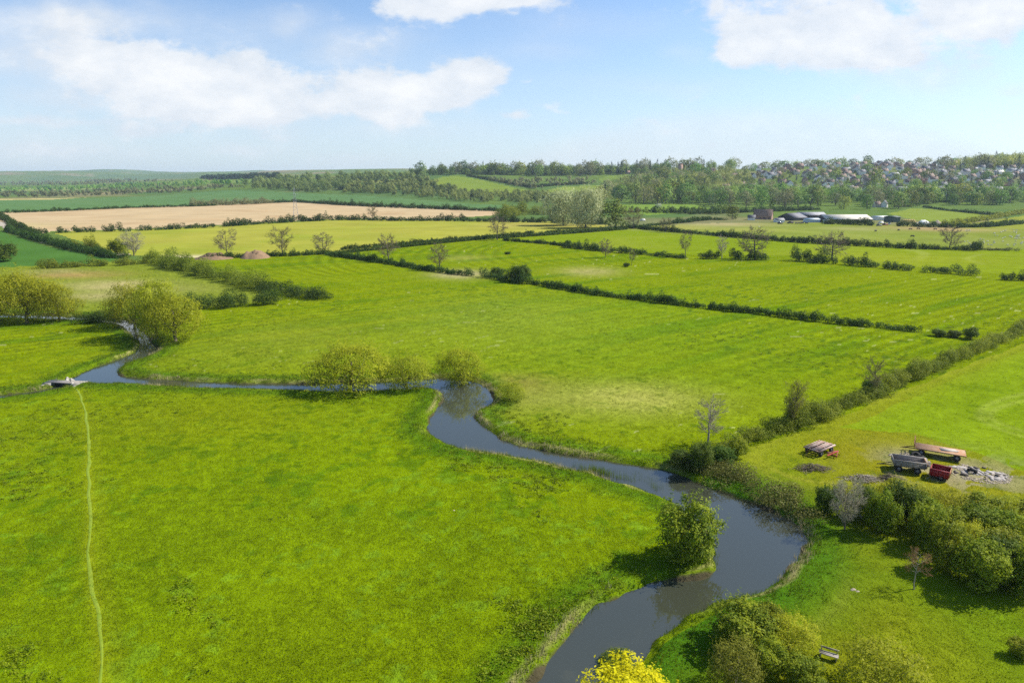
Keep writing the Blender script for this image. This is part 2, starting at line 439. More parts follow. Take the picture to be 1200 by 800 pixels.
def crown_pts(L, n, g, thick=.4, low=-.65):
    w = np.array([l[1][0] ** 2 for l in L]); w /= w.sum()
    k = g.choice(len(L), n, p=w)
    C = np.array([l[0] for l in L])[k]; Rr = np.array([l[1] for l in L])[k]
    u = unit(n, g)
    u[:, 2] = np.where(u[:, 2] < low, -u[:, 2], u[:, 2])
    bump = 1 + .22 * np.sin(u[:, 0] * 5 + k) * np.sin(u[:, 1] * 6 + k * 2.1) * np.sin(u[:, 2] * 5 + k * .7)
    r = (1 - thick * g.uniform(0, 1, n) ** 1.7) * bump + (g.uniform(0, 1, n) > .86) * g.uniform(0, .30, n)
    p = C + u * Rr * r[:, None]
    keep = np.ones(n, bool)
    for c, q in L:
        inside = np.sum(((p - c) / q) ** 2, 1) < .45
        keep &= ~(inside & (g.uniform(0, 1, n) < .85))
    keep &= p[:, 2] > .05
    return p[keep], u[keep], k[keep]
def limbs(mb, L, h, r0, g, nl=7, k=6, lean=.04):
    top = np.array([g.normal() * lean * h, g.normal() * lean * h, h * .5])
    mb.tube([[0, 0, -.3], [0, 0, .12 * h], top * .6 + [0, 0, .02 * h], top, top + [0, 0, .2 * h]], [r0 * 1.3, r0, r0 * .8, r0 * .55, r0 * .2], k + 2)
    idx = g.permutation(len(L))[:nl]
    for i in idx:
        c = L[i][0]
        s = top * g.uniform(.25, .9)
        mid = (s + c) / 2 + g.normal(size=3) * .05 * h + [0, 0, -.03 * h]
        mb.tube([s, mid, c, c + (c - s) * .25], [r0 * .42, r0 * .28, r0 * .15, r0 * .04], k, False)
def leafy(name, w, d, h, nl, n, leaf, mat, seed, asp=.55, base=.12, small=.22, thick=.4, trunk=.14, low=-.65, up=None, barkmat=None):
    """parts of a leafy tree or shrub: trunk with limbs, and a crown of single leaves"""
    g = np.random.default_rng(seed)
    L = lobes_for(w, d, h, nl, g, base, small)
    p, u, k = crown_pts(L, n, g, thick, low)
    top = np.where(u[:, 2] > -.1)[0]; q = g.choice(top, max(14, n // 80)); dr = u[q] * .6 + unit(len(q), g) * .4 + [0, 0, .55]
    ln = h * g.uniform(.06, .24, len(q)); tt = np.linspace(.1, 1, 9)
    sp = (p[q][:, None] + dr[:, None] * (ln[:, None] * tt)[:, :, None]).reshape(-1, 3); sp = sp + g.normal(size=sp.shape) * leaf * .3
    p = np.vstack([p, sp]); u = np.vstack([u, np.repeat(u[q], 9, 0)]); k = np.r_[k, np.repeat(k[q], 9)]
    nr = u * .9 + unit(len(p), g) * .6 + np.array([0, 0, .3])
    V, Q = leaf_quads(p, nr, leaf, asp, g, None if up is None else u * .5 + np.array([0, 0, up]))
    lob = g.uniform(-.28, .28, len(L))
    tint = np.clip(g.uniform(0, 1, len(p)) * .75 + .12 + lob[k], 0, 1)
    crown = mesh_of(name + '_crown', V, Q, mat, tint)
    mb = MB(); limbs(mb, L, h, trunk, g, min(nl, 9))
    return [('trunk', mb.mesh(name + '_trunk', barkmat or M['bark'])), ('crown', crown)], (w, h)
def bare(name, h, w, seed, mat, barkmat, twig=.02, buds=None, nb=0, low=.22, nl=18, sub=(7, 5, 3), rise=.2, trunk=.02):
    """parts of a leafless tree: trunk with limbs, and the twigs (young leaves on them where it is budding)"""
    g = np.random.default_rng(seed)
    tr, cr = MB(), MB(); tips = []
    r0 = h * trunk
    zz = np.linspace(0, .9 * h, 7); ax = np.c_[np.cumsum(g.normal(size=(7, 2)) * .014 * h, 0), zz]; ax[0, :2] = 0; ax[0, 2] = -.3
    tr.tube(ax, r0 * np.array([1.35, 1, .85, .65, .48, .3, .1]), 8, False)
    def shoot(p, d, L, r, lvl):
        e = p + d * L + g.normal(size=3) * L * .07
        m_ = p + (e - p) * .5 + g.normal(size=3) * L * .05 - np.array([0, 0, .05 * L])
        (tr if lvl == 0 else cr).tube([p, m_, e], [r, r * .75, r * .4], 5 if lvl == 0 else 3, False)
        if lvl == len(sub): tips.append(e); return
        dm = e - p
        for i in range(sub[lvl]):
            f = .2 + .8 * (i + g.uniform(0, 1)) / sub[lvl]
            q = p + (m_ - p) * f * 2 if f < .5 else m_ + (e - m_) * (f * 2 - 1)
            a = unit(1, g)[0]; a -= d * np.dot(a, d); a /= np.linalg.norm(a) + 1e-9
            an = g.uniform(.35, .95)
            nd = d * math.cos(an) + a * math.sin(an) + np.array([0, 0, rise * .6]); nd /= np.linalg.norm(nd)
            shoot(q, nd, L * g.uniform(.38, .6) * (1.1 - .35 * f), max(r * .5, twig), lvl + 1)
    for i in range(nl):
        t = low + (.9 - low) * (i + g.uniform(0, .9)) / nl
        p = np.array([np.interp(t * h, zz, ax[:, j]) for j in (0, 1, 2)])
        u = (t - low * .5) / (1.08 - low * .5)
        rr = w * .5 * max(math.sin(math.pi * u ** .8), .12) ** .7 * g.uniform(.75, 1.1)
        az = i * 2.4 + g.uniform(-.5, .5)
        v = np.array([math.cos(az) * rr, math.sin(az) * rr, h * (rise * (1.05 - .6 * t) + g.uniform(-.03, .05))])
        L = np.linalg.norm(v); shoot(p, v / L, L * .8, max(r0 * .42 * (1.1 - .7 * t), twig * 1.3), 0)
    parts = [('trunk', tr.mesh(name + '_trunk', barkmat))]
    subs = []
    if buds is not None:
        p = np.repeat(np.array(tips), nb, 0); p = p + g.normal(size=p.shape) * h * .02
        V, Q = leaf_quads(p, unit(len(p), g), .16 * h / 12, .6, g)
        subs = [('young_leaves', mesh_of(name + '_buds', V, Q, buds, g.uniform(0, 1, len(p))))]
    parts.append(('crown', cr.mesh(name + '_crown', mat), subs))
    return parts, (w, h)

def hedge_mesh(name, line, hgt, wid, mat, seed, dens=1.0, gaps=(), wob=.35, leafk=1.0, lump=1.0):
    """leaves of a hedge along a line of ground points"""
    g = np.random.default_rng(seed)
    line = np.asarray(line)
    seg = np.linalg.norm(np.diff(line[:, :2], axis=0), axis=1); s = np.r_[0, np.cumsum(seg)]
    Ltot = s[-1]
    step = wid * .33 * lump
    L = []; q = 0.0
    while q < Ltot:
        t = q / Ltot
        if not any(a <= t <= b for a, b in gaps):
            c = np.array([np.interp(q, s, line[:, i]) for i in range(3)])
            hh = hgt * (1 + wob * (2 * float(vnoise(q, seed, 9 * lump, seed)) - 1)) * (1 + wob * .5 * (2 * float(vnoise(q, seed, 2.6, seed + 5)) - 1))
            for rep in range(2):
                h2 = hh * (g.uniform(.62, 1.08) if g.uniform() < .86 else g.uniform(1.1, 1.5))
                rx = wid * g.uniform(.24, .5); rz = h2 * g.uniform(.36, .55)
                L.append((c + np.array([g.normal() * wid * .2, g.normal() * wid * .2, h2 - rz]), np.array([rx, rx, rz])))
                if g.uniform() < .5: L.append((c + np.array([g.normal() * wid * .3, g.normal() * wid * .3, h2 * .3]), np.array([rx * .9, rx * .9, h2 * .34])))
        q += step * g.uniform(.8, 1.6)
    L = L or [(line[0], np.array([.1, .1, .1]))]
    C = np.array([l[0] for l in L]); Rr = np.array([l[1] for l in L])
    leaf = np.clip(.0013 * C[:, 1], .2, 1.1) * leafk
    area = 4 * math.pi * Rr[:, 0] * Rr[:, 2]
    cnt = np.maximum(14, (area / leaf ** 2 * 1.15 * dens)).astype(int)
    k = np.repeat(np.arange(len(L)), cnt); n = len(k)
    u = unit(n, g)
    p = C[k] + u * Rr[k] * (1.12 - .5 * g.uniform(0, 1, n) ** 1.2)[:, None]
    gz = zt(p[:, 0], p[:, 1])
    ok = p[:, 2] > gz + .08
    p, u, k = p[ok], u[ok], k[ok]; n = len(p)
    V, Q = leaf_quads(p, u * .8 + unit(n, g) * .8 + [0, 0, .2], 1, .6, g)
    c = np.repeat(p, 4, 0); V = c + (V - c) * np.repeat(leaf[k], 4)[:, None]
    lob = g.uniform(-.3, .3, len(L))
    return mesh_of(name, V, Q, mat, np.clip(g.uniform(0, 1, n) * .7 + .15 + lob[k], 0, 1))
def px_line(pts, k=1): 
    w = []
    p = np.array(pts, float)
    for i in range(len(p) - 1):
        for t in np.linspace(0, 1, 7)[:-1]: w.append(P(*(p[i] * (1 - t) + p[i + 1] * t)))
    w.append(P(*p[-1]))
    return np.array(w)
SKYTINT=(.90,1.0,1.13); HAZECOL=(4.7,5.5,6.4); CLOUDLO=(5.0,5.4,5.9); CLOUDHI=(6.6,6.65,6.7); EXPO=.62

# ------------------------------------------------------------------ ground
tcol = np.r_[np.linspace(-1.5, -.82, 40)[:-1], np.arange(-.82, .82, .0016), np.linspace(.82, 1.5, 40)]
_rows = []
py = 860.0
while py > 262:
    _rows.append(P(600, py)[1]); py -= 1.2
rows = np.r_[np.linspace(18, _rows[0], 12)[:-1], _rows, np.geomspace(_rows[-1] * 1.008, 13800, 190)]
T, Yg = np.meshgrid(tcol, rows, indexing='ij')
X = (T * Yg).ravel(); Y = Yg.ravel()
nc, nr = T.shape
Z = zt(X, Y)
SD = np.full(X.shape, 400.0)                 # metres from the water's edge (negative: in the river)
x0, x1 = RIV[:, 0].min() - 14, RIV[:, 0].max() + 14; y0, y1 = RIV[:, 1].min() - 14, RIV[:, 1].max() + 14
sel = np.where((X > x0) & (X < x1) & (Y > y0) & (Y < y1))[0]
SD[sel] = seg_dist(X[sel], Y[sel], RIV, True) * np.where(in_poly(X[sel], Y[sel], RIV), -1, 1)
near = Y < 420
wb = np.where(near, .6 + 1.1 * vnoise(X, Y, 5, 21), 1)
edge = SD + (vnoise(X, Y, 1.6, 8) - .5) * .8 + np.where(near, (vnoise(X, Y, 5.5, 19) - .5) * 1.0, 0)
bank = np.clip(edge / wb, 0, 1); bank = bank * bank * (3 - 2 * bank)
Z = np.where(SD < 12, np.where(edge < 0, WL - np.clip(-edge * .5, .05, 1.3), WL - .05 + (-WL + .05) * bank), Z)
Z += np.where(near & (SD > 1), (fbm(X, Y, 9, 4) - .5) * .30 + (fbm(X, Y, 1.5, 9, 2) - .5) * .10, 0)
Z += np.where(near & (SD > 0) & (SD < 5), np.clip(1 - abs(SD - 2) / 2, 0, 1) * .22 * vnoise(X, Y, 3, 13), 0)

def region(pts): return PW(pts)[:, :2]
REG = [  # (name, polygon, colour, material)  later ones lie over earlier ones
    ('hills', None, (.095, .145, .028), 'far_grass'),
    ('pasture', region([(-700, 1000), (-700, 330), (0, 312), (165, 305), (230, 302), (400, 296), (575, 279), (700, 269), (735, 265), (860, 261), (1020, 262), (1100, 266), (1900, 276), (1900, 1000)]), (.145, .190, .002), 'pasture'),
    ('far_pasture', region([(590, 282), (710, 268), (860, 279), (1000, 287), (1150, 292), (1900, 305), (1900, 345), (1150, 319), (930, 300), (760, 297), (640, 284)]), (.150, .205, .005), 'crop'),
    ('farm_pasture', region([(735, 265), (860, 261), (1020, 262), (1100, 266), (1900, 276), (1900, 305), (1150, 292), (1000, 287), (860, 279), (710, 268)]), (.150, .190, .022), 'far_grass'),
    ('side_meadow', region([(-700, 330), (0, 312), (165, 305), (230, 315), (280, 328), (330, 350), (235, 362), (150, 372), (-700, 376)]), (.150, .185, .016), 'pasture'),
    ('green_field', region([(-900, 220), (0, 271), (60, 290), (130, 301), (150, 306), (50, 312), (-900, 318)]), (.055, .130, .022), 'far_grass'),
    ('teal_field', region([(-900, 240), (0, 235), (200, 228), (270, 223), (400, 228), (470, 232), (540, 238), (600, 241), (600, 247), (347, 236), (0, 249), (-900, 259)]), (.085, .160, .052), 'far_grass'),
    ('ploughed_field', region([(-900, 259), (0, 249), (60, 247), (150, 243), (230, 241), (320, 237), (347, 236), (400, 240), (480, 243), (560, 246), (605, 249), (570, 253), (520, 256), (480, 257), (400, 256), (300, 261), (200, 267), (60, 271), (40, 274), (20, 262), (-900, 262)]), (.42, .315, .175), 'far_grass'),
    ('yellow_field', region([(60, 272), (200, 268), (300, 262), (400, 257), (560, 259), (650, 260), (715, 264), (700, 268), (575, 278), (400, 295), (230, 302), (165, 300), (130, 298), (100, 285)]), (.275, .270, .038), 'far_grass'),
    ('hill_field', region([(503, 212), (520, 207), (535, 206), (555, 209), (590, 217), (622, 224), (600, 227), (570, 227), (540, 224), (512, 218)]), (.145, .20, .025), 'far_grass'),
    ('hill_field', region([(415, 213), (440, 211), (480, 209), (500, 208), (480, 213), (440, 215)]), (.17, .19, .05), 'far_grass'),
    ('hill_field', region([(630, 225), (660, 219), (700, 217), (735, 221), (700, 226), (650, 229)]), (.16, .215, .03), 'far_grass'),
    ('hill_field', region([(700, 210), (720, 205), (738, 204), (730, 208), (705, 213)]), (.13, .19, .03), 'far_grass'),
    ('hill_field', region([(700, 240), (760, 238), (815, 240), (840, 247), (760, 252), (700, 250)]), (.14, .22, .03), 'far_grass'),
    ('hill_field', region([(1040, 250), (1070, 244), (1130, 247), (1190, 251), (1120, 262), (1072, 258)]), (.17, .215, .03), 'far_grass'),
    ('hill_field', region([(1105, 266), (1200, 253), (1400, 256), (1400, 275), (1200, 268)]), (.20, .225, .03), 'far_grass'),
    ('hill_field', region([(-300, 222), (0, 221.5), (90, 219.5), (150, 220), (80, 222.5), (0, 224)]), (.20, .24, .07), 'far_grass'),
    ('hill_field', region([(185, 213), (260, 210.5), (330, 211), (300, 214), (240, 216)]), (.13, .19, .04), 'far_grass'),
    ('pale_strip', region([(-300, 236), (0, 234.5), (60, 234), (103, 231.5), (60, 232.5), (0, 233), (-300, 234)]), (.36, .31, .12), 'far_grass'),
    ('near_meadow', region([(-700, 1200), (-700, 505), (-60, 474), (15, 464), (70, 456), (90, 449), (180, 452), (375, 459), (508, 455), (517, 460), (512, 480), (500, 506), (550, 528), (640, 543), (740, 570), (790, 589), (840, 640), (842, 672), (765, 683), (705, 708), (640, 775), (590, 870), (560, 1200)]), (.142, .197, .002), 'near_grass'),
    ('mown_grass', region([(757, 767), (853, 700), (890, 690), (930, 660), (945, 632), (933, 613), (893, 595), (815, 565), (850, 540), (885, 525), (1010, 476), (1100, 441), (1200, 402), (1500, 285), (2200, 320), (2200, 1200), (640, 1200), (690, 850)]), (.150, .195, .006), 'near_grass'),
    ('crop_field', region([(985, 500), (1030, 483), (1100, 453), (1200, 410), (1500, 300), (2200, 330), (2200, 600), (1260, 566), (1190, 548), (1140, 527), (1070, 508)]), (.140, .205, .005), 'crop'),
]
ci = np.arange(nc - 1)[:, None] * nr + np.arange(nr - 1)[None, :]
Q = np.stack([ci, ci + nr, ci + nr + 1, ci + 1], -1).reshape(-1, 4)
fx = X[Q].mean(1); fy = Y[Q].mean(1)
jx = fx + np.where(fy < 500, 1.6, 5) * (vnoise(fx, fy, 6, 31) - .5); jy = fy + np.where(fy < 500, 1.6, 5) * (vnoise(fx, fy, 7, 32) - .5)
rid = np.zeros(len(Q), np.int32)
for i, r_ in enumerate(REG):
    if r_[1] is None: continue
    pb = r_[1]
    k = np.where((fx > pb[:, 0].min() - 9) & (fx < pb[:, 0].max() + 9) & (fy > pb[:, 1].min() - 9) & (fy < pb[:, 1].max() + 9))[0]
    rid[k[in_poly(jx[k], jy[k], pb)]] = i

def L2(pts): return smooth_line(PW(pts), 2)
FOOT = L2([(86, 452), (90, 458), (98, 470), (101, 490), (103, 520), (104, 560), (107, 600), (104, 630), (105, 660), (110, 690), (116, 730), (121, 765), (118, 800), (117, 850), (115, 900)])
TRACKS = [L2([(881, 537), (915, 512), (955, 494), (1025, 473), (1095, 445), (1200, 403), (1300, 362)]), L2([(872, 533), (905, 511), (945, 493), (1015, 471), (1085, 443), (1190, 401), (1290, 361)]),
          L2([(878, 535), (890, 550), (913, 564), (945, 572), (972, 574)]), L2([(884, 533), (898, 546), (920, 557), (950, 564), (985, 566)]), L2([(940, 605), (965, 640), (1000, 690), (960, 730), (930, 760)])]
LOOPS = [L2([(1300, 445), (1200, 460), (1160, 472), (1146, 484), (1152, 495), (1200, 512), (1300, 540)]), L2([(1300, 455), (1200, 468), (1168, 478), (1158, 486), (1164, 494), (1200, 505), (1300, 530)])]
FARTRK = [L2([(1060, 292), (1085, 297), (1070, 305)]), L2([(1066, 292), (1091, 297), (1076, 305)]), L2([(1150, 298), (1128, 303), (1150, 309)])]
BRAMBLE = px_line([(815, 548), (845, 556), (875, 566), (905, 580), (930, 598)])
def band(x, y, line, w): return np.exp(-(seg_dist(x, y, line) / w) ** 2)
def lerp(c, d, t): return c + (np.array(d)[None] - c) * np.clip(t, 0, 1)[:, None]

def colour(name, base, x, y, sd):
    c = np.repeat(np.array(base, float)[None], len(x), 0)
    big = fbm(x, y, 60, 41); mid = fbm(x, y, 14, 42); sm = fbm(x, y, 3.2, 43, 3)
    if name == 'near_meadow':
        c = lerp(c, (.138, .208, .002), (big - .45) * 1.8)
        c = lerp(c, (.088, .155, .002), (.50 - mid) * 1.2 * (.4 + vnoise(x, y, 33, 5)))
        dx_ = x - 8; dy_ = y - 130
        c = lerp(c, (.075, .145, .003), np.exp(-((x + 2) / 30) ** 2 - ((y - 122) / 17) ** 2) * .55 * (.4 + mid))
        c = lerp(c, (.052, .125, .004), np.clip((fbm(x, y, 2.6, 71, 3) - .60) * 9, 0, 1) * (vnoise(x, y, 24, 72) > .42) * .5)
        c = lerp(c, (.15, .26, .012), np.clip((fbm(x, y, 1.6, 73, 3) - .62) * 9, 0, 1) * (vnoise(x, y, 18, 74) > .4) * .5)
        c = lerp(c, (.20, .235, .006), band(x, y, FOOT, .75) * .75)
        c = lerp(c, (.18, .22, .006), band(x, y, FOOT + np.array([[1.5, 0, 0]]), .5) * .35)
        pm = PW([(225, 487)])[0]; c = lerp(c, (.165, .19, .004), np.exp(-((x - pm[0]) / 28) ** 2 - ((y - pm[1]) / 14) ** 2) * .6)
        c = lerp(c, (.15, .20, .004), np.exp(-((x + 44) / 26) ** 2 - ((y - 118) / 16) ** 2) * .4)
    elif name in ('mown_grass', 'crop_field'):
        if name == 'mown_grass':
            c = lerp(c, (.095, .185, .005), (mid - .45) * 2.5)
            c = lerp(c, (.22, .20, .008), (big - .42) * 2.2)
            q = PW([(1000, 520), (1040, 590), (1120, 560)])
            for p_, s_ in zip(q, (13, 9, 12)): c = lerp(c, (.215, .185, .010), np.exp(-((x - p_[0]) / s_) ** 2 - ((y - p_[1]) / s_) ** 2) * .55)
        else:
            c = lerp(c, (.17, .235, .008), (mid - .45) * 2.0)
        for t in TRACKS: c = lerp(c, (.235, .235, .022), band(x, y, t, .75) * .7)
        for t in TRACKS[:2]: c = lerp(c, (.19, .225, .010), band(x, y, t, 4.5) * .45)
        for t in LOOPS: c = lerp(c, (.21, .265, .03), band(x, y, t, .7) * .7)
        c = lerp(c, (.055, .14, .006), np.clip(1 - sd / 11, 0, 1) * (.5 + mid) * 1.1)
        q = PW([(1130, 556)])[0]; c = lerp(c, (.30, .26, .17), np.exp(-((x - q[0]) / 9) ** 2 - ((y - q[1]) / 7) ** 2) * (sm > .46) * .7)
        q = PW([(1068, 538)])[0]; c = lerp(c, (.30, .26, .18), np.exp(-((x - q[0]) / 4) ** 2 - ((y - q[1]) / 3.5) ** 2) * (sm > .45) * .6)
    elif name == 'pasture':
        ca, sa = math.cos(sang), math.sin(sang)
        u = x * ca + y * sa; v = -x * sa + y * ca
        st = fbm(u / 9, v, 7, 51, 3)
        c = lerp(c, (.090, .150, .002), (st - .46) * 3.6 * np.clip((y - 100) / 60, 0, 1))
        c = c * (1 + .13 * (.4 + 1.2 * vnoise(u, v, 16, 59)) * np.sin(v * 2 * math.pi / 4.4 + 2.5 * vnoise(x, y, 90, 57)) * np.clip(vnoise(x, y, 55, 58) * 2 - .15, 0, 1) * np.clip((y - 90) / 60, 0, 1))[:, None]
        c = lerp(c, (.160, .200, .004), (big - .48) * 2)
        c = lerp(c, (.36, .36, .15), ((vnoise(u / 2.6, v, 1.2, 61) > .93) & (vnoise(x, y, 45, 62) > .52)) * .55)
        c = lerp(c, (.055, .10, .006), np.clip((vnoise(u / 1.8, v, 1.3, 63) - .72) * 8, 0, 1) * np.clip((vnoise(x, y, 28, 64) - .42) * 6, 0, 1) * (y < 260) * .8)
        for a, b, s, k, cc in ((740, 465, 9, 1.0, (.33, .31, .07)), (595, 372, 20, .3, (.24, .26, .05)), (610, 465, 9, .5, (.25, .22, .06)), (600, 448, 6, .6, (.22, .14, .05)), (690, 318, 9, .8, (.30, .27, .09)), (540, 321, 8, .9, (.36, .3, .15)),
                               (330, 410, 26, .45, (.155, .20, .010)), (640, 400, 40, .3, (.155, .22, .01)), (760, 380, 40, .25, (.1, .2, .006)), (345, 395, 14, .35, (.18, .2, .02)), (545, 302, 8, .5, (.25, .25, .06))):
            p_ = PW([(a, b)])[0]; sy = s * (1.0 if p_[1] < 160 else 1.7); c = lerp(c, cc, np.exp(-((x - p_[0]) / s / 1.4) ** 2 - ((y - p_[1]) / sy) ** 2) * k * (.6 + .8 * sm))
    elif name == 'side_meadow':
        for a, b, s, k, cc in ((85, 322, 17, .95, (.30, .20, .07)), (130, 334, 20, .85, (.36, .30, .13)), (125, 347, 16, .6, (.33, .28, .12)), (60, 318, 14, .7, (.26, .22, .09)), (180, 340, 18, .4, (.3, .27, .1))):
            p_ = PW([(a, b)])[0]; c = lerp(c, cc, np.exp(-((x - p_[0]) / s) ** 2 - ((y - p_[1]) / s / .6) ** 2) * k * (.3 + 1.3 * mid))
    elif name == 'farm_pasture':
        c = lerp(c, (.24, .245, .05), (big - .5) * 3)
        for a, b, s, k, cc in ((845, 262, 45, .8, (.36, .29, .15)), (1095, 268, 35, .85, (.34, .23, .12)), (1150, 283, 40, .4, (.22, .24, .06)), (960, 272, 60, .35, (.22, .25, .05)), (1000, 268, 26, .6, (.3, .28, .11))):
            p_ = PW([(a, b)])[0]; c = lerp(c, cc, np.exp(-((x - p_[0]) / s) ** 2 - ((y - p_[1]) / s) ** 2) * k)
    elif name == 'far_pasture':
        c = lerp(c, (.185, .225, .015), (big - .45) * 3)
        for t in FARTRK: c = lerp(c, (.23, .27, .05), band(x, y, t, 1.6) * .8)
        p_ = PW([(1060, 303)])[0]; c = lerp(c, (.20, .23, .012), np.exp(-((x - p_[0]) / 60) ** 2 - ((y - p_[1]) / 40) ** 2) * .7)
    elif name == 'ploughed_field':
        c = lerp(c, (.38, .265, .14), (big - .45) * 2.4)
        c = c * (1 + .05 * np.sin((x * .3 + y) * 2 * math.pi / 24))[:, None]
        c = lerp(c, (.36, .33, .10), np.exp(-((x + 480) / 60) ** 2 - ((y - 600) / 45) ** 2) * .7)
    elif name == 'yellow_field':
        c = lerp(c, (.21, .25, .022), (big - .45) * 2.5)
        c = c * (1 + .045 * np.sin((x * .12 + y) * 2 * math.pi / 18))[:, None]
        p_ = PW([(215, 301)])[0]; c = lerp(c, (.5, .42, .26), np.exp(-((x - p_[0]) / 16) ** 2 - ((y - p_[1]) / 9) ** 2) * .9)
        p_ = PW([(640, 264)])[0]; c = lerp(c, (.33, .26, .08), np.exp(-((x - p_[0]) / 60) ** 2 - ((y - p_[1]) / 40) ** 2) * .6)
    elif name == 'hills':
        c = lerp(c, (.075, .13, .035), (fbm(x, y, 260, 81, 3) - .45) * 5)
        c = lerp(c, (.20, .17, .085), (fbm(x, y, 330, 82, 3) - .62) * 6)
    else:
        c = lerp(c, np.array(base) * [1.25, 1.08, 1.1], (big - .5) * 2)
    if name in ('near_meadow', 'mown_grass', 'crop_field', 'pasture', 'side_meadow'):
        f1 = fbm(x, y, .55, 95, 2); f2 = fbm(x, y, 4.5, 96, 3); f3 = fbm(x, y, 1.7, 97, 2)
        k_ = np.clip(1.25 - y / 420, .35, 1) * (.55 if name in ('mown_grass', 'crop_field') else 1)
        c = c * (1 + k_ * ((f1 - .5) * .62 + (f2 - .5) * .12))[:, None]
        c = lerp(c, (.045, .095, .003), np.clip((f3 - .66) * 10, 0, 1) * np.clip((fbm(x, y, 20, 98, 2) - .44) * 8, 0, 1) * k_ * .55)
    # banks of the river: bare soil at the water, dry stems above it, lush grass behind
    e = sd + (sm - .5) * 1.2
    c = lerp(c, (.050, .135, .006), np.clip(1 - abs(e - 2.6) / 3.0, 0, 1) * .65)
    c = lerp(c, (.33, .28, .12), np.clip(1 - abs(e - .9) / .55, 0, 1) * np.clip((vnoise(x, y, 6, 92) - .35) * 3, 0, 1) * .8)
    c = lerp(c, (.070, .060, .032), np.clip(1 - e / .35, 0, 1))
    return np.clip(c, .002, 1)

GLAB = {'hills': 'wooded green hills rising behind the flat farmland', 'pasture': 'broad bright green pasture between the river and the farm hedges', 'far_pasture': 'bright green field between two long hedges below the farm',
        'farm_pasture': 'grazed pasture in front of the barns with sheep on it', 'side_meadow': 'small rough meadow with brown bare patches behind the willows', 'green_field': 'dark green field left of the pale lane',
        'teal_field': 'long blue-green field beyond the ploughed field', 'ploughed_field': 'tan ploughed field between two hedges', 'yellow_field': 'yellow-green field with bare trees along its near hedge',
        'pale_strip': 'thin pale strip of field at the foot of the far woods', 'near_meadow': 'large green meadow with a trodden path on the near side of the river', 'mown_grass': 'yellowish mown grass beside the river bend around the old trailers',
        'crop_field': 'green crop field with tractor loops behind the rusty flatbed'}
HF = ['bright green field on the hill below the ridge trees', 'narrow pale field high on the hill left of the bright field', 'green field on the slope right of the bright hill field', 'small green field just below the skyline trees',
      'green field behind the two pale willows', 'green paddock behind the farm yard', 'yellow-green field right of the farm hedge', 'pale field lying between the far valley woods at the left', 'green field on the far hill below the dark conifer strip']
hn = 0
for i, (nm, pb, base, mt) in enumerate(REG):
    f = Q[rid == i]
    if not len(f): continue
    vid, inv = np.unique(f, return_inverse=True)
    x, y = X[vid], Y[vid]
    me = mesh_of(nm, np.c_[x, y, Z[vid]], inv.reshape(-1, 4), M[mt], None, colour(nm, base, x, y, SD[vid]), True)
    if nm == 'hill_field': lab = HF[hn]; hn += 1
    else: lab = GLAB[nm]
    structure(nm, me, lab, 'hills' if nm == 'hills' else 'field')

# river surface: the sheet of water lying in the carved bed
f = Q[np.all(SD[Q] < 2.2, 1)]
vid, inv = np.unique(f, return_inverse=True)
structure('river', mesh_of('river', np.c_[X[vid], Y[vid], np.full(len(vid), WL)], inv.reshape(-1, 4), M['water'], smooth=True), 'calm grey-blue river winding between grassy banks', 'river')

# trodden footpath, a narrow strip lying on the meadow
def gz(x, y):
    """height of the modelled ground (with its bumps), from the grid"""
    x = np.asarray(x, float); y = np.asarray(y, float)
    i = np.clip(np.searchsorted(tcol, x / y) - 1, 0, nc - 2); j = np.clip(np.searchsorted(rows, y) - 1, 0, nr - 2)
    Zr = Z.reshape(nc, nr)
    fi = np.clip((x / y - tcol[i]) / (tcol[i + 1] - tcol[i]), 0, 1); fj = np.clip((y - rows[j]) / (rows[j + 1] - rows[j]), 0, 1)
    return (Zr[i, j] * (1 - fi) + Zr[i + 1, j] * fi) * (1 - fj) + (Zr[i, j + 1] * (1 - fi) + Zr[i + 1, j + 1] * fi) * fj
def sdist(x, y):
    d = np.full(x.shape, 400.0)
    s = np.where((x > x0) & (x < x1) & (y > y0) & (y < y1))[0]
    d[s] = seg_dist(x[s], y[s], RIV, True) * np.where(in_poly(x[s], y[s], RIV), -1, 1)
    return d
def strip(line, w, dz, seed):
    d = [0.0]; pts = [line[0]]
    s = np.r_[0, np.cumsum(np.linalg.norm(np.diff(line[:, :2], axis=0), axis=1))]
    q = np.arange(0, s[-1], .5)
    x = np.interp(q, s, line[:, 0]) + (vnoise(q, 0, 4, seed) - .5) * .5; y = np.interp(q, s, line[:, 1])
    dx, dy = np.gradient(x), np.gradient(y); l = np.hypot(dx, dy); nx, ny = -dy / l, dx / l
    ww = w * (.25 + 1.5 * fbm(q, q * 0 + 3, 5, seed, 3))
    V = []
    for k in (-1, -.4, .4, 1):
        xx, yy = x + nx * ww * k, y + ny * ww * k
        V.append(np.c_[xx, yy, gz(xx, yy) + dz * (1 if abs(k) < .5 else .3)])
    n = len(q); V = np.stack(V, 1).reshape(-1, 3)
    i, k = np.meshgrid(np.arange(n - 1), np.arange(3), indexing='ij')
    return V, np.stack([i * 4 + k, i * 4 + k + 1, (i + 1) * 4 + k + 1, (i + 1) * 4 + k], -1).reshape(-1, 4)
structure('footpath', mesh_of('footpath', *strip(FOOT, .16, .03, 3), M['path']), 'narrow yellowish footpath trodden through the near meadow', 'footpath')
LANE = smooth_line(px_line([(-40, 252), (0, 261), (14, 269), (60, 285), (110, 295), (150, 299)]), 1)
structure('lane', mesh_of('lane', *strip(LANE, 3.4, .25, 4), M['lane']), 'pale gravel lane running between two hedges at the left', 'lane')

